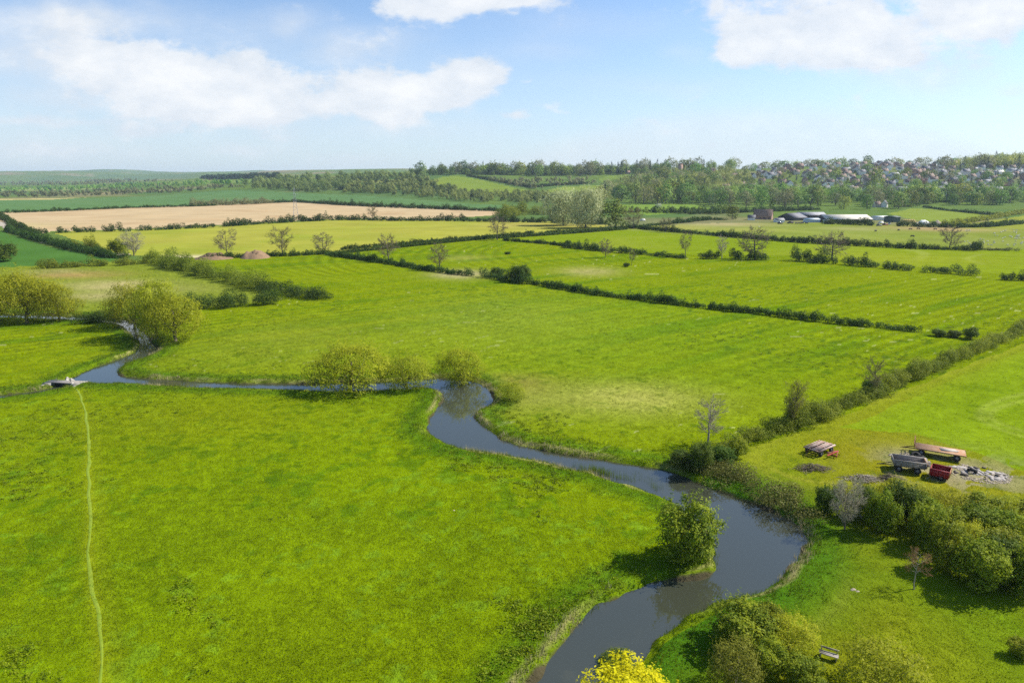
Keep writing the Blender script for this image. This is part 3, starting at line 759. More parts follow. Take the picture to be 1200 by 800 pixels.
# grass blades standing on the near ground
def blades(x, y, h, w, n_per, mat, name, label, seed, lean=.5, spread=.22):
    g = np.random.default_rng(seed)
    n = len(x)
    x = np.repeat(x, n_per) + g.normal(size=n * n_per) * spread; y = np.repeat(y, n_per) + g.normal(size=n * n_per) * spread
    hh = np.repeat(h, n_per) * g.uniform(.6, 1.3, n * n_per); z = gz(x, y) - .03
    a = g.uniform(0, 2 * math.pi, n * n_per); dx, dy = np.cos(a), np.sin(a)
    l = hh * g.uniform(0, lean, n * n_per); b = g.uniform(0, 2 * math.pi, n * n_per)
    ww = w * g.uniform(.6, 1.4, n * n_per) * .5
    V = np.stack([np.c_[x - dx * ww, y - dy * ww, z], np.c_[x + dx * ww, y + dy * ww, z], np.c_[x + np.cos(b) * l, y + np.sin(b) * l, z + hh]], 1).reshape(-1, 3)
    t = np.repeat(g.uniform(0, 1, n), n_per) * .6 + g.uniform(0, .4, n * n_per)
    return stuff(name, mesh_of(name, V, np.arange(len(V)).reshape(-1, 3), mat, t), label, 'grass')
def scatter(n, ylo, yhi, seed, tmax=.86):
    g = np.random.default_rng(seed)
    u = g.uniform(0, 1, n); y = 1 / (1 / ylo + u * (1 / yhi - 1 / ylo)) ** 1.0
    return g.uniform(-tmax, tmax, n) * y, y
xs, ys = scatter(120000, 45, 230, 1)
sdv = sdist(xs, ys); k = (sdv > .5)
dn = fbm(xs, ys, 14, 42)
east = in_poly(xs, ys, REG[[r[0] for r in REG].index('mown_grass')][1])
k &= (rng.uniform(0, 1, len(xs)) < np.where(east, .35, .25 + 1.3 * np.clip(.62 - dn, 0, .5) * 2)) & (seg_dist(xs, ys, FOOT) > .12)
blades(xs[k], ys[k], rng.uniform(.08, .22, k.sum()) * np.clip(ys[k] / 90, .9, 1.5), .07, 4, M['blade'], 'grass', 'short tussocky grass over the meadow and the mown ground', 2)
g = np.random.default_rng(4)
seglen = np.hypot(*(np.roll(RIV, -1, 0) - RIV).T)
def along(n, lo, hi, seed):
    g = np.random.default_rng(seed)
    i = g.choice(len(RIV), n, p=seglen / seglen.sum()); t = g.uniform(0, 1, n)[:, None]
    p = RIV[i] * (1 - t) + np.roll(RIV, -1, 0)[i] * t + g.normal(size=(n, 2)) * hi
    d = sdist(p[:, 0], p[:, 1]); k = (d > lo) & (d < hi) & (p[:, 1] < 260) & (p[:, 1] > 40)
    return p[k, 0], p[k, 1], d[k]
bx, by, bd = along(60000, .15, 6.0, 5)
kk = rng.uniform(0, 1, len(bx)) < np.clip(1.15 - bd / 6.5, .1, 1)
blades(bx[kk], by[kk], rng.uniform(.15, .5, kk.sum()) * (.6 + .8 * vnoise(bx[kk], by[kk], 5, 77)), .07, 5, M['blade_lush'], 'bank_grass', 'lush long grass along both river banks', 6, .6)
bx, by, bd = along(14000, .05, 1.3, 7)
kk = vnoise(bx, by, 7, 92) > .56
blades(bx[kk], by[kk], rng.uniform(.25, .8, kk.sum()), .05, 6, M['straw'], 'reeds', 'straw-coloured dead reeds in clumps at the water edge', 8, .5)
# clumps of dock, nettle and coarse tussock on the meadow
def clumps(x, y, mat, name, label, seed, r=.45, h=.3, n=22, ls=.2):
    g = np.random.default_rng(seed); m = len(x)
    sz = np.repeat(g.uniform(.5, 1.5, m), n)
    a = g.normal(size=(m * n, 2)) * (sz * r * .6)[:, None]
    px_ = np.repeat(x, n) + a[:, 0]; py_ = np.repeat(y, n) + a[:, 1]
    z = gz(px_, py_) + h * sz * g.uniform(.1, 1, m * n) * np.exp(-(a ** 2).sum(1) / (r * sz) ** 2)
    V, Q_ = leaf_quads(np.c_[px_, py_, z], unit(m * n, g) * .6 + [0, 0, .7], ls, .5, g)
    t = np.clip(np.repeat(g.uniform(-.2, .7, m), n) + g.uniform(0, .5, m * n), 0, 1)
    return stuff(name, mesh_of(name, V, Q_, mat, t), label, 'weeds')
cx, cy = scatter(26000, 46, 240, 31)
k = (sdist(cx, cy) > 1.5) & ~in_poly(cx, cy, REG[[r[0] for r in REG].index('mown_grass')][1]) & (fbm(cx, cy, 26, 55, 3) + .35 * fbm(cx, cy, 5, 56, 2) + rng.uniform(-.12, .12, len(cx)) > .80) & (seg_dist(cx, cy, FOOT) > .8)
clumps(cx[k], cy[k], M['blade'], 'weeds', 'coarse darker weed clumps scattered over the meadows', 32)
# green reeds growing in the water off the near bank
wp = PW([(668, 546), (700, 548), (735, 551), (790, 566), (797, 572), (770, 574), (735, 563), (700, 556), (672, 551)], WL)[:, :2]
g = np.random.default_rng(9)
wx = g.uniform(wp[:, 0].min(), wp[:, 0].max(), 2600); wy = g.uniform(wp[:, 1].min(), wp[:, 1].max(), 2600)
k = in_poly(wx, wy, wp) & (vnoise(wx, wy, 3, 3) > .45)
o = blades(wx[k], wy[k], rng.uniform(.9, 1.5, k.sum()), .06, 4, M['blade_lush'], 'water_reeds', 'dark green reeds growing in the river off the near bank', 10, .25)

# ------------------------------------------------------------------ plant prototypes (parts shared by the copies)
SHR = [leafy('shrub_a', 6, 5.6, 5, 58, 17000, .25, M['leaf_shrub'], 101, base=.05, thick=.6, small=.15, trunk=.12), leafy('shrub_b', 6.4, 5.4, 5.4, 66, 17000, .25, M['leaf_shrub'], 102, base=.03, thick=.6, small=.14, trunk=.12), leafy('shrub_c', 5.4, 5.8, 4.6, 50, 16000, .25, M['leaf_shrub'], 103, base=.05, thick=.6, small=.16, trunk=.12)]
DRK = [leafy('dark_shrub_a', 6, 5.8, 5, 56, 16000, .25, M['leaf_dark'], 111, base=.04, thick=.6, small=.15), leafy('dark_shrub_b', 5.6, 6.0, 4.8, 52, 16000, .25, M['leaf_dark'], 112, base=.04, thick=.6, small=.16)]
WIL = [leafy('willow_a', 9, 8.6, 8.5, 54, 24000, .34, M['leaf_willow'], 121, .28, .0, .17, .75, .22, up=.9), leafy('willow_b', 8.6, 9, 8, 48, 23000, .34, M['leaf_willow'], 122, .28, .0, .19, .75, .22, up=.9), leafy('willow_c', 9.5, 9, 8.8, 58, 24000, .34, M['leaf_willow'], 123, .28, .0, .16, .8, .22, up=.9)]
YEL = [leafy('yellow_shrub', 7, 6, 4.5, 34, 16000, .22, M['leaf_yellow'], 131, .45, .05, .17, .6, .1, up=.6)]
BRZ = [leafy('bronze_shrub_a', 6, 5.6, 4.8, 34, 12000, .22, M['leaf_brown'], 141, .4, .05, .17, .75, .1, up=.7, barkmat=M['twig_pale']), leafy('bronze_shrub_b', 6.4, 6, 5, 40, 12500, .22, M['leaf_willow'], 142, .4, .05, .17, .7, .1, up=.7, barkmat=M['twig_brown'])]
PAL = [leafy('pale_willow_a', 28, 26, 26, 60, 22000, 1.0, M['leaf_pale'], 151, .5, .02, .17, .55, .55, -1, .6), leafy('pale_willow_b', 28, 26, 26, 56, 22000, 1.0, M['leaf_pale'], 152, .5, .05, .18, .55, .55, -1, .6)]
BAR = [bare('bare_a', 12, 11, 201, M['twig_brown'], M['bark'], .036), bare('bare_b', 12, 12, 202, M['twig_brown'], M['bark'], .036, M['leaf_brown'], 2, .15), bare('bare_c', 11, 13, 203, M['twig_brown'], M['bark'], .036, low=.12, nl=22), bare('bare_d', 11, 14, 205, M['twig_brown'], M['bark'], .036, low=.16, nl=20, rise=.12, trunk=.03)]
BPL = [bare('bare_pale', 10, 7, 211, M['twig_pale'], M['twig_pale'], .014, nl=20, sub=(8, 6, 4)), bare('bare_pale_b', 9, 9, 212, M['twig_pale'], M['twig_brown'], .014, M['leaf_pale'], 1, low=.06, nl=26, sub=(8, 6, 4), rise=.3)]
BSL = [bare('bare_slim', 11, 4.0, 221, M['twig_brown'], M['twig_brown'], .014, M['leaf_willow'], 4, .1, 30, (6, 4, 2), .32)]
BRD = [bare('bare_red', 4, 4, 231, M['twig_red'], M['twig_pale'], .009, M['leaf_brown'], 1, .35, 12, (6, 5, 3))]
FAR = [leafy('wood_a', 12, 11.5, 12, 18, 1300, 1.0, M['leaf_far'], 301, .75, .03, .26, .35, .3), leafy('wood_b', 11, 11, 13, 16, 1250, 1.0, M['leaf_far'], 302, .75, .03, .27, .35, .3), leafy('wood_c', 13, 12, 11, 20, 1300, 1.0, M['leaf_far'], 303, .75, .03, .25, .35, .3)]
FBR = [leafy('bud_a', 12, 11, 12, 22, 1500, .9, M['leaf_farbrown'], 311, .5, .04, .23, .7, .3, up=.5), leafy('bud_b', 13, 12, 11, 24, 1500, .9, M['leaf_farbrown'], 312, .5, .04, .23, .7, .3, up=.5)]
CON = [leafy('conifer', 7, 7, 16, 22, 1000, .9, M['leaf_conifer'], 321, .6, .08, .2, .5, .3)]
for p_ in CON:   # narrow the crown towards its top
    for me in (p_[0][1][1],):
        n = len(me.vertices); a = np.empty(n * 3, np.float32); me.vertices.foreach_get('co', a); a = a.reshape(-1, 3)
        f_ = np.clip(1.25 - a[:, 2] / 16 * 1.0, .15, 1); a[:, 0] *= f_; a[:, 1] *= f_
        me.vertices.foreach_set('co', a.ravel()); me.update()
PLM = [leafy('plum', 9, 9, 9, 14, 900, .8, M['leaf_plum'], 331, .7, .1, .26, .35, .25)]
WHT = [leafy('blossom', 6, 6, 5, 12, 600, .6, M['leaf_white'], 341, .7, .05, .28, .4, .2)]

def plant(kind, protos, px, py, hp, wp, label, group=None, cat='tree', which=None, rz=None, up=0):
    """a plant standing where the photo shows its foot, sized in photo pixels"""
    p = P(px, py); s = mpp(p)
    pr = protos[which if which is not None else plant.n % len(protos)]; plant.n += 1
    dep = math.atan2(H - p[2], p[1]); wm = wp * s
    low = cat == 'bush' or kind in ('willow', 'yellow_shrub')
    if low and p[1] < 420:
        hm = max((hp * s - (.42 if cat == 'bush' else .3) * wm * math.sin(dep)) / math.cos(dep), .35 * wm)
        sh = (.34 if cat == 'bush' else .12) * wm; p[0] *= (p[1] + sh) / p[1]; p[1] += sh
    else: hm = max(hp * s / max(math.cos(dep), .5) - .12 * wm * math.sin(dep), .4)
    if p[1] < 420: p[2] = float(gz(np.array([p[0]]), np.array([p[1]]))[0])
    k = wm / pr[1][0]
    return inst(kind, pr[0], (p[0], p[1] , p[2] - .05), rz if rz is not None else random.uniform(0, 6.28), (k, k, hm / pr[1][1]), label, cat, group)
plant.n = 0

# --- near and middle plants, one by one
plant('riverside_bush', SHR, 806, 668, 76, 86, 'dense rounded green bush standing in the water at the river bend', cat='bush', which=1)
plant('yellow_shrub', YEL, 744, 902, 84, 178, 'bright yellow leafy shrub at the bottom edge by the water', cat='bush')
for a in ((866, 774, 62, 84, SHR, 1, 'dark olive rounded bush with a deep shadow beside the near river bank'), (922, 776, 50, 66, BRZ, 1, 'olive green bush just right of the dark rounded bush by the river'), (900, 800, 44, 52, SHR, 1, 'green bush between the twiggy brown bush and the olive bush'), (895, 752, 40, 44, SHR, 2, 'green bush behind the dark rounded bush and the olive bush'),
          (860, 826, 70, 72, BRZ, 0, 'brownish twiggy bush in front of the dark rounded bush'), (938, 822, 46, 60, SHR, 0, 'fresh green bush at the bottom edge below the wooden bench'), (1022, 842, 82, 106, BRZ, 1, 'yellow-olive twiggy bush at the bottom edge of the mown grass'),
          (1194, 774, 24, 28, SHR, 2, 'single small green bush alone on the mown grass at the right edge'), (722, 784, 16, 50, DRK, 0, 'low dark shrub leaning over the water behind the yellow shrub')):
    plant('bush', a[4], *a[:4], a[6], None, 'bush', a[5])
plant('bare_tree', BRD, 1072, 690, 46, 36, 'small russet bare tree standing alone in front of the thicket', which=0)
plant('bare_tree', BPL, 990, 620, 56, 44, 'pale grey twiggy tree at the left end of the thicket', which=1)
TH = [(968, 604, 32, 32, DRK, 0, 'dark low bush behind the pale twiggy tree at the thicket end'), (1008, 612, 38, 38, DRK, 1, 'dark bush right behind the pale twiggy tree'), (1030, 630, 52, 42, SHR, 0, 'yellow-green bush standing forward at the left part of the thicket'), (1052, 616, 46, 44, DRK, 0, 'shaded dark bush in the gap of the thicket left of the russet tree'),
      (1084, 648, 52, 48, SHR, 1, 'green bush close behind the russet bare tree'), (1108, 676, 58, 54, SHR, 0, 'rounded green bush right of the russet bare tree'), (1142, 700, 62, 62, SHR, 2, 'largest green bush bulging onto the mown grass at the thicket front'), (1170, 690, 52, 50, DRK, 1, 'darker bush filling the notch of the thicket front'), (1198, 706, 62, 60, SHR, 1, 'green bush at the thicket front cut by the right edge'),
      (1050, 594, 32, 46, BRZ, 1, 'low olive bush on the back edge of the thicket below the red trailer'), (1080, 600, 32, 48, BRZ, 1, 'olive bush on the back edge of the thicket left of the rubble'), (1112, 610, 36, 52, BRZ, 1, 'olive bush on the back edge of the thicket straight below the rubble'), (1146, 616, 36, 52, SHR, 0, 'green bush on the thicket crest right of the rubble'), (1182, 618, 36, 56, BRZ, 1, 'yellow-olive bush on the thicket crest near the right edge'),
      (1076, 624, 40, 46, SHR, 2, 'leafy bush in the thicket interior between olive crest and russet tree'), (1106, 640, 42, 48, SHR, 1, 'leafy bush in the very middle of the thicket'), (1132, 660, 46, 50, BRZ, 1, 'olive bush in the thicket interior above the largest green one'), (1140, 636, 40, 50, SHR, 2, 'green bush in the thicket interior below the green crest bush'), (1172, 646, 44, 54, SHR, 0, 'broad bush in the thicket interior towards the right edge'), (1168, 668, 44, 50, SHR, 2, 'green bush in the thicket above the dark notch'), (1206, 660, 50, 60, BRZ, 1, 'olive bush in the thicket cut by the right edge'),
      (1030, 590, 22, 36, BRZ, 1, 'low olive shrub behind the thicket below the grey trailer'), (990, 586, 20, 30, BRZ, 1, 'low yellowish shrub at the far left corner of the thicket'), (1225, 630, 46, 66, SHR, 1, 'bush beyond the right edge of the thicket')]
for a in TH: plant('bush', a[4], *a[:4], a[6], 'bushes of the thicket', 'bush', a[5])
# willows along the river
for a in ((-2, 378, 60, 74, 'yellow-green willow cut by the left edge'), (32, 380, 62, 72, 'full yellow-green willow next to the left edge beside the small meadow'), (70, 377, 44, 52, 'lower willow right of the full one at the left'), (158, 384, 52, 56, 'left willow of the pair overhanging the stream'), (206, 402, 58, 72, 'broad right willow of the pair overhanging the stream'), (184, 396, 66, 62, 'tall middle willow behind the stream pair'),
          (410, 457, 62, 100, 'large round olive willow on the far side of the left reach'), (477, 454, 46, 74, 'smaller willow right of the large round one'), (541, 447, 48, 54, 'willow standing at the water and mirrored in the river bend'), (597, 470, 22, 34, 'low willow bush on the bank right of the mirrored willow')):
    plant('willow', WIL, *a[:4], a[4], 'willows along the river', 'tree')
# leafless trees of the hedges
for a in ((267, 302, 32, 30, 0, 'bare tree between the two soil heaps'), (331, 299, 31, 32, 1, 'bare round tree right of the larger soil heap'), (378, 297, 24, 28, 2, 'low bare tree on the hedge, third from the soil heaps'), (455, 306, 30, 32, 1, 'sparse bare tree on the hedge left of a gap'), (515, 316, 30, 28, 1, 'budding bare tree near the right end of the dark hedge'),
          (583, 281, 27, 28, 0, 'bare tree with an ivy clad foot at the hedge corner'), (803, 301, 30, 17, 0, 'narrow bare tree left of the pale one in the hedge'), (885, 304, 38, 44, 3, 'wide spreading bare tree in the hedge below the farmhouse'), (975, 305, 34, 42, 3, 'wide bare tree at the left end of the bush row'),
          (1112, 291, 26, 30, 2, 'bare tree on the hedge below the sheep'), (740, 311, 20, 10, 0, 'thin small bare tree standing in the open green field'), (437, 258, 16, 14, 1, 'small dark budding tree between ploughed and yellow field'), (742, 268, 24, 26, 1, 'brownish budding tree right of the green one near the pale willows'), (709, 302, 22, 18, 2, 'small brownish bare tree above the field gap'), (1022, 464, 42, 28, 1, 'budding bare tree in the middle of the diagonal hedge'), (780, 272, 16, 18, 1, 'small budding tree by the far hedge below the hill')):
    plant('bare_tree', BAR, *a[:4], a[5], 'bare trees of the field hedges', 'tree', a[4])
plant('bare_tree', BPL, 846, 303, 27, 16, 'pale whitish bare tree left of the wide spreading one', None, 'tree', 0)
plant('bare_tree', BPL, 828, 522, 56, 40, 'pale bare tree rising from the bank at the near end of the diagonal hedge', None, 'tree', 0)
plant('bare_tree', BSL, 929, 502, 54, 26, 'slim upright budding tree in the diagonal hedge', None, 'tree', 0)
plant('bare_tree', BPL, 157, 300, 28, 30, 'pale rounded bare tree beside the lane hedge', None, 'tree', 1)
plant('broadleaf_tree', PAL, 660, 264, 40, 46, 'left one of the two big silvery pale willows in the middle distance', None, 'tree', 0)
plant('broadleaf_tree', PAL, 686, 267, 44, 44, 'right one of the two big silvery pale willows, with a visible trunk', None, 'tree', 1)
for a in ((721, 267, 28, 32, FAR, 0, 'fresh green round tree right of the two pale willows'), (858, 257, 15, 15, FAR, 1, 'yellow-green cone shaped tree left of the farmhouse'), (138, 299, 18, 22, SHR, 0, 'green bushy tree left of the pale bare one by the lane'), (610, 331, 19, 28, DRK, 0, 'round dark bush at the thick end of the middle hedge'), (583, 325, 11, 20, DRK, 1, 'flat dark bush at the gap end of the middle hedge'),
          (0, 308, 22, 36, DRK, 0, 'dark bush at the left edge beside the dark green field'), (1137, 398, 14, 17, DRK, 1, 'round dark bush at the end of the small bush row near the diagonal hedge'), (1100, 395, 9, 16, DRK, 0, 'low dark bush first of the small row near the diagonal hedge'), (1117, 396, 9, 17, DRK, 1, 'low dark bush second of the small row near the diagonal hedge'), (734, 313, 5, 8, DRK, 0, 'tiny dark bush beside the bare patch in the green field'),
          (1143, 293, 9, 12, DRK, 1, 'dark bush at the right end of the hedge below the sheep'), (595, 298, 3, 8, DRK, 0, 'tiny low bush on the field corner'), (820, 556, 36, 34, DRK, 0, 'dark bush on the river bank under the pale bare tree'), (845, 548, 24, 30, DRK, 1, 'dark low bush at the near end of the diagonal hedge'), (800, 552, 22, 34, DRK, 1, 'dark bush overhanging the river below the pale bare tree'), (862, 540, 26, 28, SHR, 0, 'olive shrub at the near end of the diagonal hedge'),
          (1021, 464, 18, 26, DRK, 0, 'dark bush at the foot of the budding tree in the diagonal hedge'), (930, 503, 16, 26, SHR, 1, 'green shrub at the foot of the slim upright tree')):
    plant('bush' if 'tree' not in a[6].split(' beside')[0] or 'bush at' in a[6] else 'broadleaf_tree', a[4], *a[:4], a[6], None, 'bush' if ('bush' in a[6] or 'shrub' in a[6]) else 'tree', a[5])

# --- hedges
def hedge(pts, h, w_, label, mat='leaf_hedge', **kw):
    hedge.n += 1
    line = px_line(pts)
    if line[:, 1].max() < 420: line[:, 2] = gz(line[:, 0], line[:, 1])
    return tagp(put('hedge', hedge_mesh('hedge', line, h, w_, M[mat], 400 + hedge.n, **kw)), label, 'hedge', 'field hedges')
hedge.n = 0
hedge([(845, 536), (872, 521), (900, 510), (935, 497), (962, 489), (1010, 468), (1040, 457), (1060, 447), (1110, 427), (1160, 405), (1206, 386), (1290, 352)], 2.3, 3.1, 'long loose hedge of olive shrubs running diagonally at the right', 'leaf_hedge_pale', wob=.45, lump=.95)
hedge([(815, 551), (845, 558), (875, 568), (905, 582), (935, 603), (946, 616)], 1.7, 5.0, 'dark bramble bank along the outside of the river bend', 'leaf_bramble', wob=.4)
hedge([(568, 325), (600, 331), (622, 333)], 3.0, 3.4, 'thick dark bushes at the left end of the middle hedge', wob=.5, lump=1.4)
hedge([(624, 333), (660, 339), (700, 346), (760, 353), (800, 358), (850, 364), (900, 369), (950, 376), (1010, 382), (1076, 389)], 2.0, 2.2, 'long dark hedge crossing the middle of the pasture', wob=.45, gaps=((.33, .337), (.56, .565)))
hedge([(385, 299), (420, 304), (460, 310), (500, 317), (530, 321), (553, 323)], 2.6, 3.0, 'dark hedge slanting down from the row of bare trees', wob=.3)
hedge([(245, 304), (300, 301), (345, 300), (400, 297), (480, 289), (560, 281), (640, 276), (735, 269)], 2.4, 2.8, 'near hedge of the two along the yellow field', wob=.3)
hedge([(400, 293), (480, 286), (530, 281), (575, 278), (625, 274)], 2.0, 2.4, 'far hedge of the two along the yellow field', wob=.3)
hedge([(640, 273), (680, 271), (740, 267), (790, 262)], 2.0, 2.4, 'short far hedge behind the gate gap by the pale willows', wob=.3)
hedge([(590, 282), (640, 286), (665, 289)], 2.0, 2.4, 'thin hedge starting at the ivy clad bare tree', wob=.3)
hedge([(665, 290), (700, 294), (760, 299), (800, 303), (840, 303), (902, 305)], 3.6, 4.0, 'thick dark hedge in front of the narrow bare trees', wob=.5, lump=1.4, gaps=((.49, .51), (.68, .72), (.80, .84)))
hedge([(930, 305), (960, 308), (1000, 311), (1050, 316), (1100, 320), (1144, 323)], 4.2, 4.2, 'row of dark rounded bushes below the wide bare tree', wob=.45, lump=1.6, gaps=((.52, .54), (.62, .65), (.71, .73)))
hedge([(1175, 328), (1200, 329), (1300, 333)], 2.4, 3, 'short dark hedge at the right edge below the bush row', wob=.3)
hedge([(735, 267), (800, 273), (870, 279), (930, 284), (1000, 288), (1060, 291), (1146, 294)], 3.4, 4.0, 'long dark hedge below the sheep pasture', wob=.35)
hedge([(1148, 293), (1187, 294)], 1.6, 5, 'low brownish scrub strip right of the sheep hedge', 'leaf_bramble', wob=.3)
hedge([(40, 274), (100, 272), (150, 271), (200, 269)], 4.0, 5, 'left stretch of bushes along the near side of the ploughed field', wob=.6, lump=1.7, gaps=((.1, .16), (.42, .5), (.7, .74)))
hedge([(200, 269), (260, 266), (300, 263), (350, 260), (400, 258)], 5.0, 6, 'middle stretch of rounded bushes along the near side of the ploughed field', wob=.5, lump=1.5, gaps=((.2, .26), (.55, .58)))
hedge([(400, 258), (470, 259), (520, 259), (580, 260), (650, 261), (710, 263)], 5.0, 6, 'dense right stretch of hedge along the near side of the ploughed field', wob=.4, lump=1.3)
hedge([(-40, 252), (0, 250), (60, 248), (150, 244), (230, 242), (255, 241)], 3.4, 5, 'thin left hedge at the far side of the ploughed field', wob=.35)
hedge([(225, 242), (250, 241), (290, 239.5), (320, 238)], 9, 14, 'brown budding copse strip at the far side of the ploughed field', 'leaf_farbrown', wob=.3)
hedge([(320, 238), (347, 237), (400, 240.5), (440, 242.5), (480, 244), (560, 247), (605, 248)], 5.5, 7, 'right hedge at the far side of the ploughed field', wob=.4)
hedge([(-30, 247), (0, 254), (15, 263), (30, 271), (44, 277)], 4.2, 5, 'hedge on the far side of the pale lane', wob=.3, lump=1.3)
hedge([(8, 270), (30, 278), (60, 286), (90, 294), (130, 302), (150, 303)], 4.0, 4.6, 'long dark hedge on the near side of the pale lane', wob=.35, lump=1.3)
hedge([(85, 290), (105, 292), (122, 297)], 4, 5, 'short loose hedge with brownish bushes beyond the lane', 'leaf_hedge_pale', wob=.6)
hedge([(45, 314), (70, 314), (100, 312), (140, 311), (172, 309)], 4.2, 5, 'pale green hedge in front of the dark green field', 'leaf_hedge_pale', wob=.4, lump=1.4)
hedge([(175, 307), (200, 313), (225, 319), (250, 326), (280, 333), (312, 340)], 4.8, 7, 'thick wooded hedge running from the lane corner towards the pasture', 'leaf_hedge_pale', wob=.45, lump=1.5)
hedge([(305, 338), (325, 343), (350, 347), (374, 350)], 4.4, 6.5, 'end clump of the wooded hedge in the pasture', wob=.4, lump=1.4)
hedge([(235, 362), (262, 361), (290, 358), (326, 355)], 4.0, 5.5, 'lower row of dark bushes right of the stream willows', wob=.5, lump=1.5, gaps=((.28, .31),))
hedge([(95, 379), (120, 378), (135, 379)], 2.6, 4, 'dark low bushes between the left willows and the stream', wob=.4)
hedge([(700, 250), (750, 249), (800, 250), (860, 247)], 5, 7, 'scrubby hedge behind the round green tree near the hill foot', wob=.5, lump=1.4)
hedge([(590, 256), (600, 254), (600, 250), (640, 252), (680, 250)], 9, 16, 'belt of scrubby trees left of the pale willows', 'leaf_hedge_pale', wob=.5, lump=1.3)
hedge([(1083, 243), (1110, 247), (1150, 251), (1178, 254)], 3, 5, 'thin hedge and fence line behind the paddock', wob=.3)
hedge([(1105, 266), (1140, 260), (1180, 253), (1205, 249)], 4, 6, 'hedge slanting away right of the farm yard', 'leaf_hedge_pale', wob=.3)
hedge([(1053, 265), (1080, 266), (1120, 267), (1160, 266), (1200, 262)], 4, 5, 'dark hedge in front of the farm yard', wob=.25)
hedge([(968, 262.5), (990, 263), (1010, 264), (1022, 264.5)], 5, 6, 'dark trimmed hedge in front of the long barn', wob=.1)
hedge([(548, 206.5), (580, 212), (600, 216), (622, 220), (650, 217.5), (690, 215.5)], 6, 9, 'dark hedge running down the hill beside the bright hill field', wob=.3)
hedge([(810, 251), (850, 250), (900, 248), (960, 246)], 5, 8, 'hedge behind the farmhouse and its tree', wob=.4)
hedge([(790, 262), (830, 258), (850, 258)], 3.5, 6, 'hedge left of the yellow-green cone tree', wob=.4)

# --- far woods
def scatter_poly(pts, n, seed, gap=0):
    g = np.random.default_rng(seed); pa = np.array(pts, float); o = []
    lo, hi = pa.min(0), pa.max(0); tries = 0
    while len(o) < n and tries < n * 40:
        tries += 1
        q = lo + g.uniform(size=2) * (hi - lo)
        if not in_poly(np.array([q[0]]), np.array([q[1]]), pa)[0]: continue
        if gap and any(abs(q[0] - r[0]) < gap and abs(q[1] - r[1]) < gap * .35 for r in o): continue
        o.append(q)
    return sorted(o, key=lambda q: q[1])
def wood_trees(pts, n, hgt, label_g, seed, brown=.4, conif=.08, gap=3.0):
    g = random.Random(seed)
    for q in scatter_poly(pts, n, seed, gap):
        p = P(*q); r = g.random()
        if p[1] > 3000: continue
        s = g.uniform(.75, 1.3) * hgt
        if r < conif: k, pr, adj = 'conifer_tree', CON[0], 'dark narrow conifer'
        elif r < conif + brown: k, pr, adj = 'budding_tree', FBR[g.randrange(2)], 'greyish budding tree'
        else: k, pr, adj = 'broadleaf_tree', FAR[g.randrange(3)], 'leafy green tree'
        s *= 1.15; sx_ = s / pr[1][1] * g.uniform(.95, 1.3) * (1.0 if k != 'conifer_tree' else .8)
        inst(k, pr[0], (p[0], p[1], p[2] - .3), g.uniform(0, 6.28), (sx_, sx_, s / pr[1][1]), f'{adj} {label_g}', 'tree', f'{adj}s {label_g}')
wood_trees([(790, 243), (790, 234), (860, 230), (930, 231), (1000, 234), (1060, 236), (1200, 232), (1230, 232), (1230, 240), (1090, 242), (1040, 246), (960, 245), (860, 243)], 80, 18, 'in the wood belt below the hillside houses', 1, .28, .06)
wood_trees([(700, 236), (720, 222), (760, 212), (830, 205), (840, 222), (820, 236), (760, 240)], 60, 22, 'in the wood on the slope left of the houses', 2, .3, .10)
wood_trees([(462, 206), (500, 204), (560, 202.5), (620, 203), (700, 203), (760, 201), (860, 197), (860, 201), (760, 205), (700, 206), (620, 207), (540, 205), (470, 207)], 56, 24, 'on the skyline ridge left of the houses', 3, .3, .2, 4)
wood_trees([(850, 200), (1000, 196), (1130, 196), (1200, 199), (1200, 222), (1000, 228), (880, 224)], 62, 14, 'among the hillside houses', 4, .2, .12, 5)
wood_trees([(1100, 199), (1130, 195), (1165, 191), (1230, 188), (1230, 196), (1160, 199)], 22, 22, 'in the dark wood on the right skyline', 5, .35, .35, 4)
plant('plum_tree', PLM, 1075, 219, 12, 17, 'purple-leaved tree among the hillside houses')
plant('broadleaf_tree', FAR, 1023, 220, 20, 18, 'bright yellow-green tree standing out among the houses', None, 'tree', 0)
plant('conifer_tree', CON, 746, 201, 13, 7, 'tall dark conifer on the skyline left of the brick tower', None, 'tree', 0)
plant('broadleaf_tree', FAR, 1016, 193, 10, 11, 'round dark tree breaking the skyline above the houses', None, 'tree', 1)
for q in ((937, 239, 5, 8), (772, 244, 5, 8), (565, 236, 5, 6), (912, 237, 5, 8)):
    plant('blossom_bush', WHT, *q, 'white blossoming bush at the foot of a far wood belt', 'white blossoming bushes', 'bush')

g_r = random.Random(91)
for i in range(34):     # skyline trees above the village
    px_ = 880 + i * 7.6 + g_r.uniform(-4, 4); Yr = g_r.uniform(1880, 2080); X_ = (px_ - 600) / 821 * Yr; z_ = float(zt(np.array([X_]), np.array([Yr]))[0])
    pr = [FAR[0], FAR[1], FAR[2], FBR[0], FBR[1], CON[0]][g_r.choices(range(6), (3, 3, 3, 3, 3, 1))[0]]
    nm_, ad = ('conifer_tree', 'dark narrow conifer') if pr is CON[0] else (('budding_tree', 'greyish budding tree') if pr in FBR else ('broadleaf_tree', 'leafy green tree'))
    hh = g_r.uniform(14, 24); kx = hh / pr[1][1] * (.8 if pr is CON[0] else g_r.uniform(1.2, 1.8))
    inst(nm_, pr[0], (X_, Yr, z_ - 4), g_r.uniform(0, 6.28), (kx, kx, hh / pr[1][1]), ad + ' on the skyline above the village', 'tree', ad + 's on the skyline above the village')

